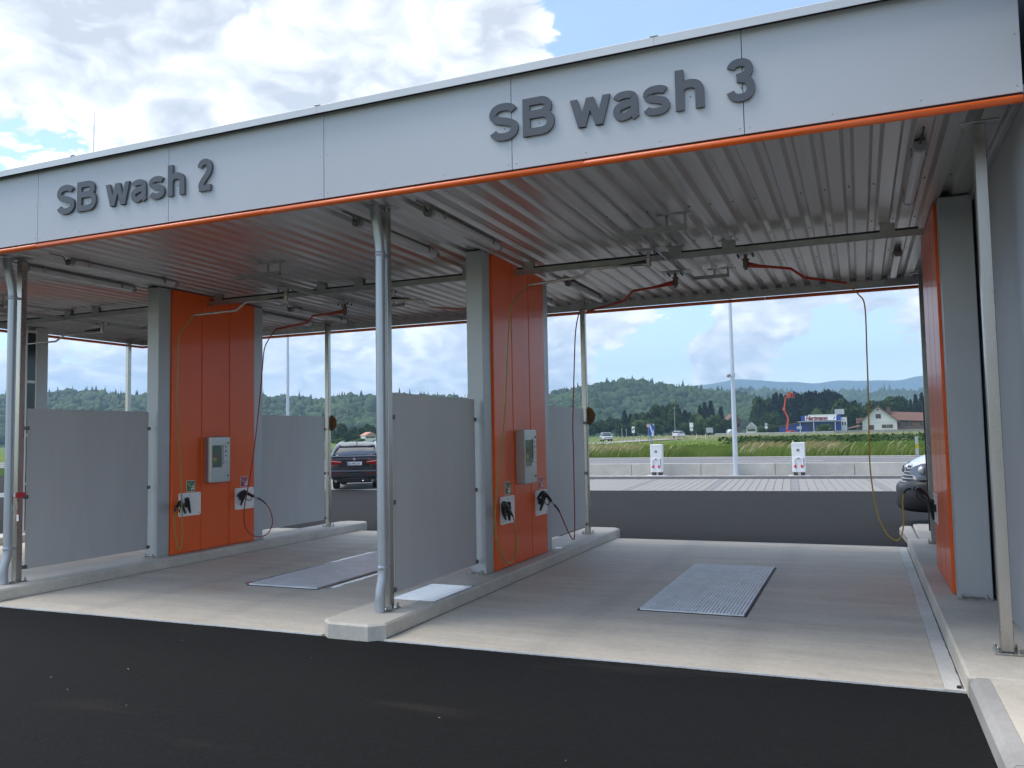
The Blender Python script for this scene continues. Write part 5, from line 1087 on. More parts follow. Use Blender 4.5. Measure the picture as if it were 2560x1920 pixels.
x, y = far(1688, 230); T = thing('utility_pole', 'tall thin pole rising in front of the round topped trees', 'pole', (x, y, 1.0)); mb = MB(); mb.tube([(0, 0, 0), (0, 0, 8.5)], [.12, .07], 6); part('pole', mb, M_POLE, T, local=True); mb = MB(); mb.box(-.5, .5, -.05, .05, 8.0, 8.12); part('crossarm', mb, M_POLE, T, local=True)

# ------------------------------------------------------------------ buildings far behind
M_HB = mat('hall_blue', (0.012, 0.055, 0.30), 0.45, var=0.05, vscale=1); M_HW = mat('house_white', (0.70, 0.68, 0.63), 0.8, var=0.04, vscale=2); M_TILE = mat('roof_tile', (0.16, 0.085, 0.065), 0.8, var=0.25, vscale=3, bump=0.3, bscale=12, stretch=(1, 1, 3)); M_WOOD = mat('barn_wood', (0.20, 0.125, 0.09), 0.8, var=0.2, vscale=4, stretch=(6, 6, .5)); M_WIN = mat('window_dark', (0.035, 0.03, 0.03), 0.2); M_SHUT = mat('shutter_brown', (0.11, 0.05, 0.04), 0.7); M_CREAM = mat('sign_cream', (0.70, 0.68, 0.50), 0.5)
DH = 250.0; S_ = DH/FPX
def bld(u, v, d=DH):
    x, y, z = far(u, d, v); return x, y, z
def facing(u, extra=0.0): return math.atan2(ray(u, hv(u))[0], ray(u, hv(u))[1])*-1 + extra
# local frame: X to the right in the picture, Y away, metres = pixels * S_
def local_px(u0, v0): return lambda u, v: ((u-u0)*S_, (v0-v)*S_)
x, y, z = bld(2050, 1081); H = local_px(2050, 1081)
T = thing('blue_hall', 'blue trade hall with white lettered sign band under a flat canopy', 'building', (x, y, z), facing(2050))
def hx(u0, u1, v0, v1, y0, y1, mb=None):
    mb = mb or MB(); a, b = H(u0, v0), H(u1, v1); mb.box(min(a[0], b[0]), max(a[0], b[0]), y0, y1, min(a[1], b[1]), max(a[1], b[1])); return mb
part('hall_body', hx(2007, 2100, 1090, 1039, 0, 12), M_HB, T, local=True)
mb = MB(); a0, a1 = H(1953, 1085), H(2007, 1085); mb.rings([[(q[0], -.4, 0), (q[0], 10, 0), (q[0], 10, hh), (q[0], -.4, hh)] for q, hh in ((a0, H(0, 1066)[1]), (a1, H(0, 1055)[1]))]); part('side_annexe', mb, M_HB, T, local=True)
mb = MB(); mb.rings([[(q[0], -.9, hh), (q[0], 10.5, hh), (q[0], 10.5, hh+.25), (q[0], -.9, hh+.25)] for q, hh in ((H(1950, 0), H(0, 1066)[1]), (H(2009, 0), H(0, 1055)[1]))]); part('annexe_roof', mb, M_TILE, T, local=True)
part('canopy_slab', hx(1998, 2103, 1054, 1052.8, -2.2, 0.2), M_TRIM, T, local=True)
for u in (2004, 2036, 2086): part('canopy_post', hx(u-.7, u+.7, 1085, 1054.5, -1.9, -1.7), M_SW, T, local=True)
band = part('sign_band', hx(2016, 2089, 1051, 1039, -.55, -.3), M_SW, T, local=True)
text_mesh('sign_name', 'Hartmann', 1.62, .04, mat('sign_maroon', (0.18, 0.012, 0.02), 0.5), .075, Matrix.Translation((H(2017.5, 0)[0], -.57, H(0, 1049.6)[1])) @ Matrix.Rotation(R(90), 4, 'X') @ Matrix.Shear('XY', 4, (.22, 0)) if False else Matrix.Translation((H(2017.5, 0)[0], -.57, H(0, 1049.6)[1])) @ Matrix.Rotation(R(90), 4, 'X') @ Matrix(((1, .22, 0, 0), (0, 1, 0, 0), (0, 0, 1, 0), (0, 0, 0, 1))), band, squeeze=.93)
mb = MB(); q = H(2082, 1049); q2 = H(2086.5, 1041.5); mb.extrude([(q[0], -.57, q[1]), (q[0]+.15, -.57, q[1]), (q2[0], -.57, q2[1]-.4), (q2[0]-.2, -.57, q2[1])], (0, -.02, 0)); part('sign_emblem', mb, M_HB, band, local=True)
part('roof_board', hx(2024, 2092, 1039, 1036, 1.0, 1.2), M_CREAM, T, local=True); part('rooftop_unit', hx(2087, 2109, 1036, 1023, 4, 7), M_GALB, T, local=True)
part('white_annexe', hx(2100, 2114, 1085, 1044, 2, 9), M_SW, T, local=True)
for u in (2104, 2110): part('annexe_window', hx(u-1.5, u+1.5, 1064, 1056, 1.9, 2.0), M_WIN, T, local=True)
for u in (2028, 2050, 2068, 2078): part('display_window', hx(u-5, u+5, 1078, 1060, -.06, 0), mat('hall_window_blue', (0.01, 0.02, 0.09), 0.15), T, local=True)
part('notice_board', hx(1996, 2008, 1072, 1065, -3.2, -3.1), M_GALB, T, local=True)
# farmhouse
x, y, z = bld(2205, 1074); H = local_px(2205, 1074)
T = thing('farmhouse', 'white gabled house with brown tiled roof and closed shutters', 'house', (x, y, z), facing(2205))
gx0, gx1, gm = H(2160, 0)[0], H(2240, 0)[0], H(2197, 0)[0]; ev, rg = H(0, 1052)[1], H(0, 1014)[1]
mb = MB(); mb.extrude([(gx0, 0, -1), (gx1, 0, -1), (gx1, 0, ev), (gm, 0, rg-.3), (gx0, 0, ev)], (0, 12, 0)); part('gable_wall', mb, M_HW, T, local=True)
for sgn, e in ((-1, gx0-1.0), (1, gx1+1.2)):
    el = ev-.7; mb = MB(); mb.rings([[(gm, q, rg), (e, q, el), (e, q, el-.25), (gm, q, rg-.30)] for q in (-.9, 12.5)]); rf = part('roof', mb, M_TILE, T, local=True)
    for k in range(9):
        t0, t1 = k/9, (k+1)/9+.02; mb = MB(); f = lambda t, q, dz: (gm+(e-gm)*t, q, rg+(el-rg)*t+dz)
        mb.rings([[f(t0, q, .03), f(min(t1, 1.0), q, .09), f(min(t1, 1.0), q, .02), f(t0, q, .0)] for q in (-.92, 12.52)]); part('tile_course', mb, M_TILE, rf, local=True)
mb = MB(); c = H(2222, 1020); mb.box(c[0]-.5, c[0]+.5, 5, 6, c[1]-1.5, c[1]+.35); part('chimney', mb, M_TILE, T, local=True)
def win(u0, u1, v0, v1, m_, nm='window'):
    w_ = part(nm, hx(u0, u1, v0, v1, -.08, -.002), m_, T, local=True); return w_
win(2192, 2204, 1046, 1035, M_SHUT, 'shutter'); win(2174, 2187, 1074, 1062, M_SHUT, 'shutter')
w_ = win(2212, 2223, 1070, 1061.5, M_WIN); part('shutter', hx(2205.5, 2211.5, 1070, 1061.5, -.1, -.004), M_SHUT, T, local=True); part('shutter', hx(2223.5, 2230, 1070, 1061.5, -.1, -.004), M_SHUT, T, local=True)
for k in (2215.7, 2219.4): part('glazing_bar', hx(k-.35, k+.35, 1070, 1061.5, -.12, -.081), M_HW, w_, local=True)
mb = MB(); c = H(2197, 1024.5); mb.cyl((c[0], -.08, c[1]), (c[0], 0, c[1]), .25, n=12); part('round_vent', mb, M_WIN, T, local=True)
part('ledge', hx(2159, 2241, 1054.3, 1053.2, -.12, 0), M_SW, T, local=True); mb = MB(); mb.tube([(gx1+.2, -.1, ev-.6), (gx1+.1, -.1, -1)], .07, 6); part('downpipe', mb, M_SHUT, T, local=True)
# wing and sheds
mb = MB(); q = [H(2241, 1052), H(2300, 1052)]; mb.box(gx1, H(2330, 0)[0], 3, 10, -1, H(0, 1056)[1]); part('barn_wing', mb, M_WOOD, T, local=True)
mb = MB(); mb.rings([[(a_, 1.8, zz), (a_, 6.5, zz+2.6), (a_, 11, zz), (a_, 6.5, zz+2.3)] for a_, zz in ((gx1-2.0, H(0, 1050)[1]), (H(2336, 0)[0], H(0, 1056)[1]))]); part('barn_roof', mb, mat('roof_tile_red', (0.15, 0.075, 0.055), 0.8, var=0.2, vscale=3), T, local=True)
for u in (2262, 2271, 2296, 2304): part('barn_window', hx(u-3, u+3, 1066, 1058.5, 2.9, 2.98), M_WIN, T, local=True)
mb = MB(); mb.rings([[(a_, -1, zz), (a_, 5, zz+.4), (a_, 5, zz+.6), (a_, -1, zz+.2)] for a_, zz in ((H(2122, 0)[0], H(0, 1073)[1]), (gx0, H(0, 1064)[1]))]); part('lean_to_roof', mb, M_WOOD, T, local=True)
part('shed', hx(2146, 2160, 1072, 1046, 6, 10), M_WOOD, T, local=True); mb = MB(); a_ = H(2145, 0)[0]; b_ = H(2163, 0)[0]; mb.extrude([(a_, 5.5, H(0, 1056)[1]), (b_, 5.5, H(0, 1056)[1]), (b_, 8, H(0, 1044)[1]), (a_, 8, H(0, 1044)[1])], (0, .3, -.3)); part('shed_roof', mb, M_TILE, T, local=True)
# board fence before the farm
x, y, z = bld(2190, 1080, 236); FN = thing('board_fence', 'low grey board fence in front of the white farmhouse', 'fence', (x, y, 1.1), facing(2190, R(-3)))
for k in range(44):
    mb = MB(); q = -16+k*.86; mb.box(q, q+.83, -.02, .02, -.2, .92+.25*math.sin(k*.9)*.15, .004); part('board', mb, mat('fence_grey', (0.26, 0.245, 0.225), 0.85, var=0.2, vscale=2), FN, local=True)
# houses at the foot of the wood
def cottage(u, v0, v1, w, d, label, wall, roofm, rz=0):
    x, y, z = far(u, d, v0); s = d/FPX; T = thing('cottage', label, 'house', (x, y, z), facing(u, rz)); W_ = w*s/2; hh = (v0-v1)*s
    mb = MB(); mb.box(-W_, W_, 0, W_*1.6, -1, hh*.55); part('wall', mb, wall, T, local=True)
    mb = MB(); mb.extrude([(-W_*1.12, -.6, hh*.52), (0, -.6, hh), (W_*1.12, -.6, hh*.52)], (0, W_*1.6+1.2, 0)); part('roof', mb, roofm, T, local=True)
    for q in (-.5, .1, .6): mb = MB(); mb.box(q*W_-.45, q*W_+.45, -.06, 0, hh*.18, hh*.38); part('window', mb, M_WIN, T, local=True)
    return T
cottage(1836, 1074, 1034, 38, 300, 'house with steep brown roof half hidden by the lamp post', M_WOOD, M_TILE, R(20))
cottage(1878, 1083, 1056, 22, 270, 'small white house left of the dark conifers', M_HW, mat('roof_grey', (0.35, 0.35, 0.36), 0.7), R(-10))
cottage(926, 1098, 1080, 30, 240, 'house with pale pink roof among trees beyond the graphite car', M_HW, mat('roof_pink', (0.50, 0.26, 0.20), 0.8, var=0.1, vscale=2), R(25))
x, y, z = far(1825, 215, 1083); T = thing('parked_trailer', 'white covered trailer parked on the far roadside', 'trailer', (x, y, 1.05), facing(1825)); mb = MB(); mb.rings([[(-.9*q, -.8, .45), (.9*q, -.8, .45), (.9*q, 1, .45), (.9*q, 1, 1.5), (.5*q, 0, 1.75), (-.5*q, 0, 1.75), (-.9*q, -.8, 1.4)][:7] for q in (1,)]+[[(-.9, 2.2, .45), (.9, 2.2, .45), (.9, 2.3, .45), (.9, 2.3, 1.5), (.5, 2.2, 1.7), (-.5, 2.2, 1.7), (-.9, 2.2, 1.4)]]); part('cover', mb, M_SW, T, local=True)
for s in (-1, 1): mb = MB(); mb.tube([(s*.85, 1, .3), (s*.7, 1, .3)], .3, 12); part('wheel', mb, M_TYRE, T, local=True)
x, y, z = far(1815, 208, 1090); T = thing('roadside_barrier', 'long grey concrete barrier along the far roadside', 'barrier', (x, y, .95), facing(1815, R(-6)))
for k in range(14): mb = MB(); mb.box(-2.7+k*2.0, -.74+k*2.0, -.2, .2, 0, .85, .05); part('barrier_block', mb, mat('barrier_grey', (0.42, 0.42, 0.40), 0.85, var=0.1, vscale=1), T, local=True)
# red boom lift
x, y, z = far(1975, 236, 1086); T = thing('boom_lift', 'red telescopic boom lift raised beside the blue hall', 'boom lift', (x, y, 1.15), facing(1975)); s = 236/FPX; Q = lambda u, v: ((u-1975)*s, 0, (1086-v)*s); M_LR = mat('lift_red', (0.55, 0.06, 0.025), 0.4)
mb = MB(); mb.rings([[(-1.3*q, -1, .35), (1.3*q, -1, .35), (1.3*q, 1, .35), (1.3*q, 1, .95), (.9*q, 0, 1.15), (-.9*q, 0, 1.15), (-1.3*q, -1, .95)] for q in (1,)]+[[(-1.2, 1.3, .35), (1.2, 1.3, .35), (1.2, 1.35, .35), (1.2, 1.35, .9), (.9, 1.3, 1.1), (-.9, 1.3, 1.1), (-1.2, 1.3, .9)]]); part('chassis', mb, M_LR, T, local=True)
for sx in (-1, 1):
    for yy in (-1, 1.2): mb = MB(); mb.tube([(sx*.95, yy, .38), (sx*.95, yy+.25, .38)], .38, 12); part('wheel', mb, M_TYRE, T, local=True)
for (a, b, r0, r1) in (((1968, 1074), (1972, 1047), .35, .28), ((1972, 1047), (1963, 1024), .28, .24), ((1963, 1024), (1968, 993), .26, .2)):
    mb = MB(); mb.tube([Q(*a), Q(*b)], [r0, r1], 6); part('boom_section', mb, M_LR, T, local=True)
mb = MB(); mb.tube([Q(1968, 993), Q(1976, 990)], .15, 6); mb.sphere(Q(1963, 1024), .4, 8, 6); part('jib', mb, M_LR, T, local=True)
a, b = Q(1970, 993), Q(1989, 993)
mb = MB(); mb.box(a[0], b[0], -.5, .5, a[2]-.12, a[2]+.05); bk = part('basket_floor', mb, M_LR, T, local=True)
for q in np.linspace(a[0], b[0], 5):
    for yy in (-.5, .5): mb = MB(); mb.tube([(q, yy, a[2]), (q, yy, a[2]+1.1)], .04, 5); part('basket_rail', mb, M_LR, bk, local=True)
for zz in (.55, 1.1):
    for yy in (-.5, .5): mb = MB(); mb.tube([(a[0], yy, a[2]+zz), (b[0], yy, a[2]+zz)], .04, 5); part('basket_rail', mb, M_LR, bk, local=True)
mb = MB(); mb.box(a[0]+.3, a[0]+1.2, -.2, .2, a[2]+.1, a[2]+1.5); part('control_box', mb, M_LR, bk, local=True)
# ------------------------------------------------------------------ vegetation
def leaf_mat(name, dark, lite, scale=0.25, tl=0.25):
    m, N, L, b = nodes_mat(name); tc = N.new('ShaderNodeTexCoord'); oi = N.new('ShaderNodeObjectInfo'); geo = N.new('ShaderNodeNewGeometry')
    n = noise_node(N, L, geo.outputs['Position'], scale, 4, 0.6)
    c = ramp_node(N, L, n, [(0.3, dark), (0.7, lite)])
    rv = ramp_node(N, L, oi.outputs['Random'], [(0.0, (0.75, 0.85, 0.75)), (0.5, (1.0, 1.0, 1.0)), (1.0, (1.25, 1.15, 0.95))])
    c = mix_node(N, L, 1.0, c, rv, 'MULTIPLY'); L.new(c, b.inputs['Base Color']); b.inputs['Roughness'].default_value = 0.75; b.inputs['Specular IOR Level'].default_value = 0.2
    tr = N.new('ShaderNodeBsdfTranslucent'); L.new(c, tr.inputs[0]); ms = N.new('ShaderNodeMixShader'); ms.inputs[0].default_value = tl
    out = N['Material Output']; L.new(b.outputs[0], ms.inputs[1]); L.new(tr.outputs[0], ms.inputs[2]); L.new(ms.outputs[0], out.inputs[0]); return m
M_LD = leaf_mat('leaf_deciduous', (0.018, 0.040, 0.012), (0.058, 0.098, 0.028)); M_LC = leaf_mat('leaf_conifer', (0.008, 0.020, 0.012), (0.022, 0.042, 0.022)); M_LL = leaf_mat('leaf_light', (0.060, 0.105, 0.030), (0.14, 0.19, 0.065)); M_BARK = mat('bark', (0.09, 0.07, 0.05), 0.9, var=0.3, vscale=6)
def np_mesh(name, V, F, material, smooth=False):
    me = bpy.data.meshes.new(name); nv, nf = len(V), len(F); k = F.shape[1]
    me.vertices.add(nv); me.vertices.foreach_set('co', np.asarray(V, np.float32).ravel()); me.loops.add(nf*k); me.loops.foreach_set('vertex_index', np.asarray(F, np.int32).ravel())
    me.polygons.add(nf); me.polygons.foreach_set('loop_start', np.arange(0, nf*k, k, dtype=np.int32)); me.polygons.foreach_set('loop_total', np.full(nf, k, np.int32))
    if smooth: me.polygons.foreach_set('use_smooth', np.ones(nf, bool))
    me.materials.append(material); me.update(calc_edges=True); me.validate(); return me
def cards(rng, P, Nrm, size):
    """leaf clumps: one bent quad at each point"""
    n = len(P); a = rng.normal(size=(n, 3)); Nn = Nrm+0.7*rng.normal(size=(n, 3)); Nn /= np.linalg.norm(Nn, axis=1, keepdims=True)
    t = np.cross(Nn, a); t /= np.linalg.norm(t, axis=1, keepdims=True); b = np.cross(Nn, t); s = size*rng.uniform(.6, 1.3, (n, 1))
    V = np.stack([P-t*s, P-b*s*.55+Nn*s*.2, P+t*s, P+b*s*.75-Nn*s*.15], 1).reshape(-1, 3); F = np.arange(n*4).reshape(n, 4); return V, F
def decid_mesh(seed, n=1300, size=0.075, tall=1.0):
    """unit tree: height 1, crown radius about 0.4"""
    rng = np.random.default_rng(seed); k = 13; c = np.stack([rng.normal(0, .15, k), rng.normal(0, .15, k), rng.uniform(.30, .80, k)], 1); r = rng.uniform(.14, .26, k)*(1.15-.55*np.abs(c[:, 2]-.5))
    i = rng.integers(0, k, n); d = rng.normal(size=(n, 3)); d[:, 2] += .25; d /= np.linalg.norm(d, axis=1, keepdims=True)
    P = c[i]+d*(r[i]*rng.uniform(.65, 1.08, n))[:, None]; P[:, 2] = P[:, 2]*.95+.04; P[:, :2] /= tall
    return P, d, size
def conif_mesh(seed, n=1100, size=0.055):
    rng = np.random.default_rng(seed); z = rng.uniform(.06, 1.0, n)**.9; ly = np.floor(z*11)/11; rr = (1-z)*.25+.012+.07*(1-z)*(1-(z-ly)*11); a = rng.uniform(0, 2*np.pi, n); q = rr*rng.uniform(.55, 1.08, n)*(1+.25*np.sin(a*5+z*30))
    P = np.stack([q*np.cos(a), q*np.sin(a), z-.03*q/.2], 1); d = np.stack([np.cos(a), np.sin(a), np.full(n, .35)], 1); return P, d, size
CROWNS = {}
def crown(kind, var):
    key = (kind, var)
    if key in CROWNS: return CROWNS[key]
    rng = np.random.default_rng(var*17+3)
    if kind == 'c': P, d, s = conif_mesh(var*5+1); m_ = M_LC
    else: P, d, s = decid_mesh(var*7+2, tall=1.0 if kind != 'p' else 1.5); m_ = M_LL if kind in 'lp' else M_LD
    V, F = cards(rng, P, d, s); CROWNS[key] = np_mesh('crown', V, F, m_); return CROWNS[key]
def tb():
    mb = MB(); mb.tube([(0, 0, 0), (.004, 0, .18), (-.004, .005, .4), (.0, 0, .75)], [.022, .017, .012, .004], 7)
    for k in range(5):
        a = k*1.3; z = .22+.09*k; mb.tube([(0, 0, z), (.10*math.cos(a), .10*math.sin(a), z+.10), (.17*math.cos(a), .17*math.sin(a), z+.16)], [.010, .006, .003], 5)
    return mesh_of('trunk', mb, M_BARK)
TRUNK = tb()
LAND = {G: q for G, q in (('trees in the row behind the country road', [(1450, 'behind the silver car'), (1540, 'between the silver car and the striped marker sign'), (1583, 'behind the striped marker sign'), (1630, 'behind the round speed sign'), (1672, 'between the speed sign and the white car'), (1700, 'behind the white car'), (1735, 'behind the sign with the red mark'), (1776, 'behind the grey board sign'), (1812, 'beside the steep brown roofed house')]),
    ('dark conifers behind the blue hall', [(1900, 'at the end of the stand far from the hall'), (1940, 'before the lift mast'), (1972, 'right behind the lift basket'), (2005, 'between the lift basket and the hall sign'), (2045, 'above the hall sign'), (2085, 'above the hall rooftop unit'), (2108, 'at the farmhouse end of the stand')]),
    ('trees round the hall and the farmhouse', [(1912, 'left of the red boom lift'), (1945, 'close behind the red boom lift'), (2045, 'over the hall roof'), (2066, 'in front of the hall windows'), (2090, 'behind the rooftop unit'), (2132, 'between the hall and the farmhouse'), (2175, 'beside the farmhouse gable'), (2236, 'behind the farmhouse roof'), (2300, 'behind the barn wing')]),
    ('trees beyond the graphite car', [(835, 'left of the pink roofed house'), (870, 'some way left of the pink roof'), (900, 'close beside the pink roofed house'), (938, 'over the pink roofed house')]))}
KW = {'c': 'dark pointed conifer', 'd': 'dark broadleaf tree', 'l': 'light green broadleaf tree', 'p': 'slender light poplar'}
def tree(kind, u, vtop, wpx, d, label, group, vb=None):
    label = ('tall ' if (hv(u)-vtop)*d/FPX > 11.5 else 'low ')+KW[kind]+' '+min(LAND[group], key=lambda q: abs(q[0]-u))[1]
    x, y = far(u, d); z0 = terrain_z(x, y)-.1; zt = CAM[2]+(hv(u)-vtop)*d/FPX; h = zt-z0; w = wpx*d/FPX
    nm = {'c': 'conifer_tree', 'd': 'broadleaf_tree', 'l': 'broadleaf_tree', 'p': 'poplar_tree'}[kind]
    T = thing(nm, label, 'tree', (x, y, z0), rnd.uniform(0, 6.28), group); base = {'c': .50, 'd': .86, 'l': .86, 'p': .58}[kind]
    c = put('crown', crown(kind, rnd.randint(0, 3)), T); f = w/(base*h); c.scale = (h*f, h*f, h*1.0); t = put('trunk', TRUNK, T); t.scale = (h, h, h)
G1 = 'trees in the row behind the country road'; G2 = 'dark conifers behind the blue hall'; G3 = 'trees round the hall and the farmhouse'; G4 = 'trees beyond the graphite car'
LB = {('d', 1): 'dark green broadleaf tree in the row behind the country road', ('l', 1): 'lighter green broadleaf tree at the front of the row behind the country road', ('c', 1): 'dark pointed conifer in the row behind the country road', ('p', 1): 'slender light poplar in the row behind the country road',
      ('c', 2): 'tall dark spruce in the dense stand behind the blue hall', ('d', 2): 'broadleaf tree at the left edge of the spruce stand', ('d', 3): 'dark round broadleaf tree near the white farmhouse', ('l', 3): 'light green broadleaf tree near the blue hall', ('c', 3): 'dark conifer beyond the farmhouse', ('d', 4): 'broadleaf tree on the meadow beyond the graphite car', ('l', 4): 'light bush beyond the graphite car'}
for k, u, v, w, d in [('d', 1475, 1048, 40, 300), ('d', 1500, 1050, 44, 305), ('d', 1520, 1054, 38, 295), ('d', 1541, 1044, 42, 300), ('c', 1563, 1028, 36, 310), ('c', 1577, 1036, 32, 312), ('d', 1590, 1032, 36, 306), ('d', 1614, 1030, 40, 310), ('l', 1600, 1050, 36, 280), ('l', 1617, 1046, 34, 282), ('d', 1640, 1014, 36, 312), ('d', 1655, 1010, 40, 315), ('d', 1673, 1007, 46, 308), ('d', 1690, 1030, 40, 300), ('d', 1660, 1046, 50, 285), ('c', 1700, 1022, 36, 318), ('c', 1714, 1026, 36, 315), ('c', 1725, 1032, 32, 318), ('p', 1734, 1032, 24, 290), ('p', 1749, 1036, 24, 288), ('c', 1752, 1015, 32, 320), ('c', 1764, 1007, 36, 322), ('c', 1779, 1004, 36, 320), ('p', 1784, 1036, 28, 286), ('p', 1768, 1042, 24, 284), ('c', 1804, 1019, 34, 312), ('d', 1818, 1046, 34, 290), ('d', 1712, 1054, 40, 280), ('d', 1800, 1056, 36, 278), ('d', 1560, 1060, 44, 276), ('d', 1640, 1058, 36, 274), ('d', 1466, 1040, 40, 320), ('d', 1450, 1046, 50, 300)]:
    tree(k, u, v, w, d, LB[(k, 1)], G1)
for k, u, v, w, d in [('d', 1897, 990, 40, 330), ('d', 1920, 992, 44, 335)]+[('c', u, v, 40, 330+(i % 4)*5) for i, (u, v) in enumerate([(1938, 988), (1944, 984), (1956, 986), (1968, 990), (1981, 986), (1990, 982), (1999, 985), (2009, 988), (2018, 983), (2027, 979), (2034, 982), (2043, 980), (2052, 984), (2060, 982), (2068, 978), (2076, 976), (2084, 981), (2092, 982), (2100, 986), (2107, 990), (2114, 998), (1949, 1010), (1972, 1008), (1992, 1006), (2012, 1006), (2032, 1004), (2056, 1005), (2080, 1006), (2100, 1010), (1930, 1006), (1985, 1020), (2020, 1022), (2065, 1022), (2094, 1026)])]:
    tree(k, u, v, w, d, LB[(k, 2)], G2)
for k, u, v, w, d in [('d', 1912, 1040, 36, 300), ('d', 1932, 1026, 42, 296), ('d', 1952, 1040, 34, 290), ('l', 1906, 1064, 30, 262), ('l', 2044, 1021, 34, 300), ('l', 2092, 1014, 32, 300), ('d', 2078, 1022, 30, 305), ('d', 2132, 998, 66, 282), ('d', 2116, 1018, 46, 280), ('d', 2154, 1014, 50, 278), ('d', 2182, 1000, 50, 300), ('d', 2234, 990, 62, 300), ('d', 2254, 1000, 52, 305), ('d', 2218, 1000, 46, 310), ('c', 2293, 988, 34, 305), ('c', 2308, 984, 34, 310), ('c', 2280, 1000, 26, 310), ('d', 2330, 1000, 40, 300), ('l', 2066, 1059, 34, 243), ('d', 1926, 1060, 40, 285), ('d', 2170, 1024, 40, 275)]:
    tree(k, u, v, w, d, LB[(k, 3)], G3)
for k, u, v, w, d in [('d', 856, 1058, 26, 270), ('d', 841, 1076, 24, 262), ('d', 881, 1066, 26, 266), ('d', 904, 1069, 26, 264), ('d', 930, 1060, 30, 270), ('d', 868, 1080, 26, 256), ('d', 890, 1086, 24, 252), ('l', 845, 1096, 24, 215), ('l', 832, 1098, 20, 220), ('d', 945, 1082, 24, 256), ('l', 900, 1096, 26, 230), ('l', 940, 1099, 22, 226), ('d', 826, 1070, 26, 268)]:
    tree(k, u, v, w, d, LB[(k, 4)], G4)

# ------------------------------------------------------------------ wooded hills and far mountains
RA = [(-700, 1000), (60, 996), (114, 992), (168, 982), (202, 992), (220, 984), (260, 990), (365, 996), (500, 1000), (658, 1000), (762, 1003), (785, 1011), (831, 1004), (878, 997), (912, 996), (940, 999), (1050, 995), (1200, 1003), (1330, 1004), (1373, 995), (1449, 978), (1497, 968), (1567, 961), (1617, 961), (1666, 968), (1703, 973), (1743, 978), (1831, 990), (1900, 1004), (2000, 1030), (2150, 1062), (2300, 1075), (3200, 1075)]
RB = [(-700, 1010), (400, 1012), (1000, 1012), (1500, 1000), (1780, 986), (1843, 981), (1904, 978), (1937, 985), (2000, 990), (2112, 985), (2170, 987), (2240, 979), (2295, 984), (2400, 974), (2600, 980), (3200, 985)]
RM = [(-900, 1016), (400, 1022), (700, 1016), (760, 1012), (800, 1003), (850, 1012), (1200, 1018), (1600, 985), (1687, 968), (1770, 961), (1820, 954), (1838, 950), (1904, 950), (1960, 955), (1996, 954), (2041, 959), (2091, 952), (2148, 954), (2193, 950), (2254, 951), (2299, 940), (2450, 930), (2700, 950), (3300, 960)]
def ridge(name, pts, D, back, base, material, ncol, nrow, amp, drop=0.0):
    us = np.linspace(pts[0][0], pts[-1][0], ncol); vs = np.interp(us, [p[0] for p in pts], [p[1] for p in pts]); V = []; rng = np.random.default_rng(5)
    ts = np.linspace(0, 1, nrow)
    ph = rng.uniform(0, 6.28, 8)
    for u, v in zip(us, vs):
        hc = CAM[2]+(hv(u)-v)*D/FPX-drop; dirv = ray(u, hv(u))
        for t in ts:
            dd = D*(base+(1-base)*t); s = t*t*(3-2*t); h = 1.2+(hc-1.2)*s
            g = sum(math.sin(u*.011*(k+1)+ph[k])*math.cos(t*3*(k+1)+ph[-k])/(k+1) for k in range(5)); h += amp*g*math.sin(math.pi*t)
            p = CAM+dd*dirv; V.append((p[0], p[1], max(h, 1.0)))
        p = CAM+D*back*dirv; V.append((p[0], p[1], 0.0))
    n = nrow+1; F = np.array([(i*n+j, (i+1)*n+j, (i+1)*n+j+1, i*n+j+1) for i in range(ncol-1) for j in range(n-1)])
    me = np_mesh(name, np.array(V), F, material, True); o = put(name, me); o['kind'] = 'structure'; return np.array(V).reshape(ncol, n, 3)
M_HILL = mat('hill_floor', (0.022, 0.045, 0.018), 0.95, var=0.4, vscale=0.02, spec=0.1)
M_MTN = mat('mountain_forest', (0.030, 0.052, 0.030), 0.95, var=0.35, vscale=0.004, spec=0.1)
VA = ridge('hill', RA, 850, 1.3, 0.66, M_HILL, 180, 14, 5.0, drop=5.0); VB = ridge('hill', RB, 1700, 1.25, 0.74, M_HILL, 120, 10, 8.0, drop=7.0); ridge('mountain', RM, 4500, 1.12, 0.75, M_MTN, 260, 12, 30.0)
def ico(sub):
    bm = bmesh.new(); bmesh.ops.create_icosphere(bm, subdivisions=sub, radius=1.0); bm.verts.ensure_lookup_table(); v = np.array([q.co[:] for q in bm.verts]); f = np.array([[w.index for w in q.verts] for q in bm.faces]); bm.free(); return v, f
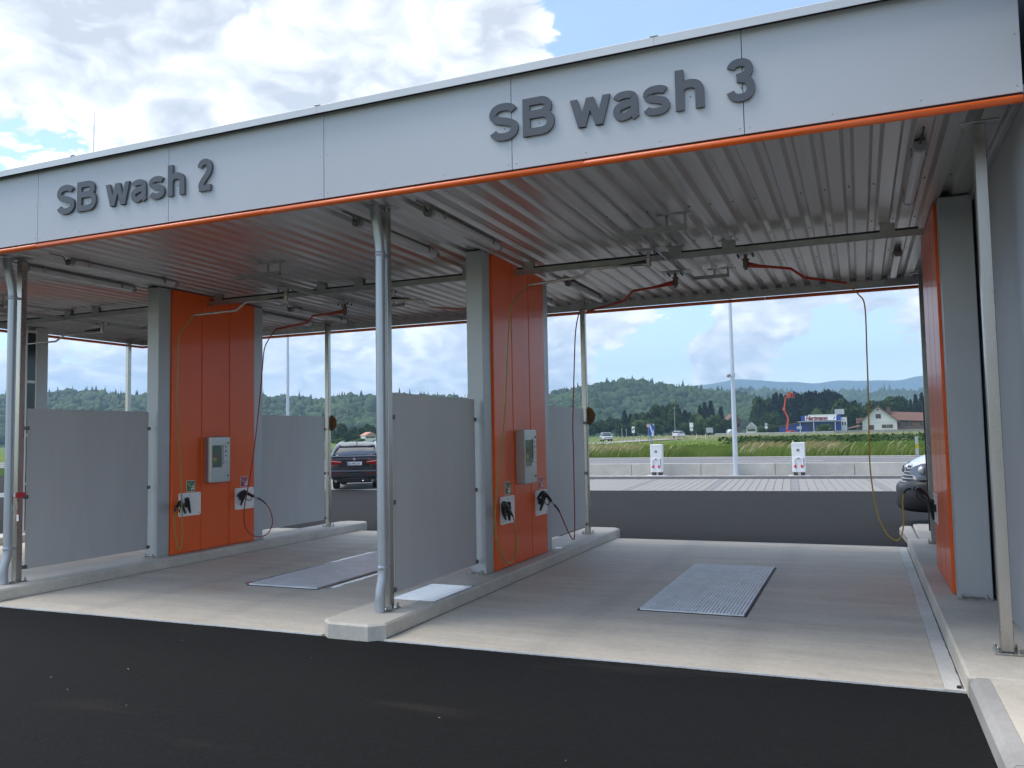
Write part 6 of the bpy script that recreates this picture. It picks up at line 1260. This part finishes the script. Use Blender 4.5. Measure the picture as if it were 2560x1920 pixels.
def forest(name, VG, n, r0, r1, seed, label, sub, ulim, cfrac, material):
    rng = np.random.default_rng(seed); nc, nr, _ = VG.shape; nr -= 1; iv, fv = ico(sub); a = rng.uniform(ulim[0]*(nc-1), ulim[1]*(nc-1)-.01, n); b = rng.uniform(.12, .999, n)**.75*(nr-1); b = np.minimum(b, nr-1.001); i = a.astype(int); j = b.astype(int); fa = (a-i)[:, None]; fb = (b-j)[:, None]
    P = (VG[i, j]*(1-fa)+VG[i+1, j]*fa)*(1-fb)+(VG[i, j+1]*(1-fa)+VG[i+1, j+1]*fa)*fb
    r = rng.uniform(r0, r1, n); con = rng.uniform(size=n) < cfrac; k = len(iv); J = 1+rng.normal(0, .13, (n, k)); B = iv[None]*J[:, :, None]
    sc3 = np.stack([r, r, r*rng.uniform(.8, 1.25, n)], 1); sc3[con] = np.stack([r[con]*.55, r[con]*.55, r[con]*1.7], 1)
    B = B*sc3[:, None, :]
    z = iv[:, 2]; tap = np.where(con[:, None], np.clip((1.05-z[None])*.62, .05, 1.2), 1.0); B[:, :, :2] *= tap[:, :, None]
    V = (B+P[:, None]+np.array([0, 0, 1.0])*(sc3[:, 2:3]*.35)[:, None, :]).reshape(-1, 3); F = (fv[None]+(np.arange(n)*k)[:, None, None]).reshape(-1, fv.shape[1])
    o = put(name, np_mesh(name, V, F, material, True)); tag(o, label, 'forest'); o['kind'] = 'stuff'
M_FOR = leaf_mat('forest_canopy', (0.012, 0.028, 0.011), (0.050, 0.088, 0.028), 0.018, 0.0)
forest('hill_forest', VA, 9500, 3.2, 6.4, 11, 'mixed forest covering the nearer rounded hills', 2, (0.12, 0.86), 0.13, M_FOR)
forest('distant_forest', VB, 3600, 7, 12, 12, 'forest covering the lower hills before the blue mountains', 1, (0.4, 0.9), 0.1, M_FOR)

# ------------------------------------------------------------------ grasses
M_STRAW = mat('grass_straw', (0.60, 0.52, 0.30), 0.8, var=0.3, vscale=0.8, spec=0.2); M_GRN = leaf_mat('grass_green', (0.12, 0.20, 0.04), (0.26, 0.33, 0.10), 0.6, 0.3); M_CROP = leaf_mat('crop_green', (0.055, 0.13, 0.025), (0.13, 0.22, 0.055), 0.5, 0.25); M_HEDGE = leaf_mat('verge_dark', (0.035, 0.07, 0.018), (0.085, 0.125, 0.035), 0.3, 0.2)
def blades(name, label, n, xr, yr, h0, h1, w, lean, material, seed, gate=None):
    rng = np.random.default_rng(seed); x = rng.uniform(*xr, n); y = rng.uniform(*yr, n)
    if gate is not None:
        g = np.sin(x*.55+y*.3)+.6*np.sin(x*1.7+1.3)+.5*np.sin(y*2.1+x*.2); k = g > gate+rng.normal(0, .35, n); x, y = x[k], y[k]; n = len(x)
    z = np.interp(y, [38.8, 39.15, 41.5, 46, 130, 200, 260], [.36, .42, .44, .55, .55, .95, 1.2]); h = rng.uniform(h0, h1, n); a = rng.normal(0, .5, n); dx = lean*h*np.cos(a)*rng.uniform(.5, 1.4, n); dy = lean*h*np.sin(a)*.6; s = w*rng.uniform(.7, 1.3, n); V = []
    for t, f in ((0, 1), (.45, .9), (.8, .75), (1.0, .1)):
        cx = x+dx*t**1.8; cy = y+dy*t**1.8; cz = z+h*(t-.25*lean*t**3)
        V.append(np.stack([cx-s*f, cy, cz], 1)); V.append(np.stack([cx+s*f, cy+s*.4, cz], 1))
    V = np.stack(V, 1).reshape(-1, 3); q = np.array([(0, 1, 3, 2), (2, 3, 5, 4), (4, 5, 7, 6)]); F = (q[None]+(np.arange(n)*8)[:, None, None]).reshape(-1, 4)
    o = put(name, np_mesh(name, V, F, material)); tag(o, label, 'grass'); o['kind'] = 'stuff'
blades('straw_grass', 'tall pale straw coloured grass leaning in the wind along the road bank', 6500, (-13, 12.5), (39.6, 45.5), .45, 1.0, .024, .85, M_STRAW, 21, .5)
blades('bank_grass', 'green grass growing on the road bank', 16000, (-14, 20), (39.2, 48), .22, .62, .035, .45, M_GRN, 22)
blades('far_bank_grass', 'straw coloured verge grass in front of the farm fence', 4500, (-45, 40), (150, 205), .3, .8, .10, .4, M_STRAW, 23, -.1)
blades('left_bank_grass', 'green and straw grass on the bank seen beyond the graphite car', 2500, (-52, -26), (39.2, 50), .2, .6, .03, .5, M_GRN, 24)
def tufts(name, label, n, xr, yr, h, size, material, seed):
    rng = np.random.default_rng(seed); x = rng.uniform(*xr, n); y = rng.uniform(*yr, n); z = np.interp(y, [39, 46, 130, 200], [.42, .55, .55, .95])+rng.uniform(0, h, n); V, F = cards(rng, np.stack([x, y, z], 1), np.tile([0, -.2, 1.0], (n, 1)), size); o = put(name, np_mesh(name, V, F, material)); tag(o, label, 'crop'); o['kind'] = 'stuff'
tufts('field_crop', 'low leafy green crop in the field on the right', 9000, (2, 34), (47, 70), .30, .16, M_CROP, 31)
tufts('verge_hedge', 'dark green weedy strip across the field below the farm', 7000, (-7, 40), (78, 98), .75, .24, M_HEDGE, 32)
tufts('meadow_tufts', 'mown meadow grass below the country road', 9000, (-40, 4), (47, 120), .12, .16, M_GRN, 33)
# straw bits and pale crumbs on the near asphalt
sb = MB(); rr = random.Random(3)
for k in range(14):
    x, y = rr.uniform(-4, 6.3), rr.uniform(-4.2, -0.3); a = rr.uniform(0, 3.14); l = rr.choice([.005, .005, .006, .008, .010, .022]); sb.obox((x, y, -0.007), (l, .003, .003), Matrix.Rotation(a, 3, 'Z'))
o = put('litter_crumbs', mesh_of('litter_crumbs', sb, mat('straw_crumb', (0.55, 0.50, 0.40), 0.8))); tag(o, 'pale straw bits and crumbs scattered on the black asphalt', 'litter'); o['kind'] = 'stuff'
# ------------------------------------------------------------------ haze
hb = MB(); hb.box(-6500, 5500, -300, 5300, -2.5, 460)
m = bpy.data.materials.new('haze'); m.use_nodes = True; nt = m.node_tree; nt.nodes.clear(); pv = nt.nodes.new('ShaderNodeVolumePrincipled'); pv.inputs['Color'].default_value = (0.48, 0.70, 1.0, 1); pv.inputs['Density'].default_value = 2.5e-4; pv.inputs['Anisotropy'].default_value = 0.2
oo = nt.nodes.new('ShaderNodeOutputMaterial'); nt.links.new(pv.outputs[0], oo.inputs['Volume'])
hz = put('haze', mesh_of('haze', hb, m)); hz['kind'] = 'stuff'; hz['label'] = 'thin bluish summer haze over the valley'

wf = MB(); rq = random.Random(9)
for (xa, w) in ((-0.80, 0.055), (0.345, 0.06)):
    ys = np.linspace(1.9, 4.75, 40); l = [(xa-w+rq.uniform(-.02, .02), q, 0.0022) for q in ys]; r_ = [(xa+w*.9+rq.uniform(-.012, .012), q, 0.0022) for q in ys]; wf.add(l+r_, [(i, i+1, 40+i+1, 40+i) for i in range(39)])
o = put('water_film', mesh_of('water_film', wf, mat('wet_film', (0.26, 0.25, 0.235), 0.10, spec=0.7))); tag(o, 'wet shiny film beside the grate in the middle bay', 'water'); o['kind'] = 'stuff'
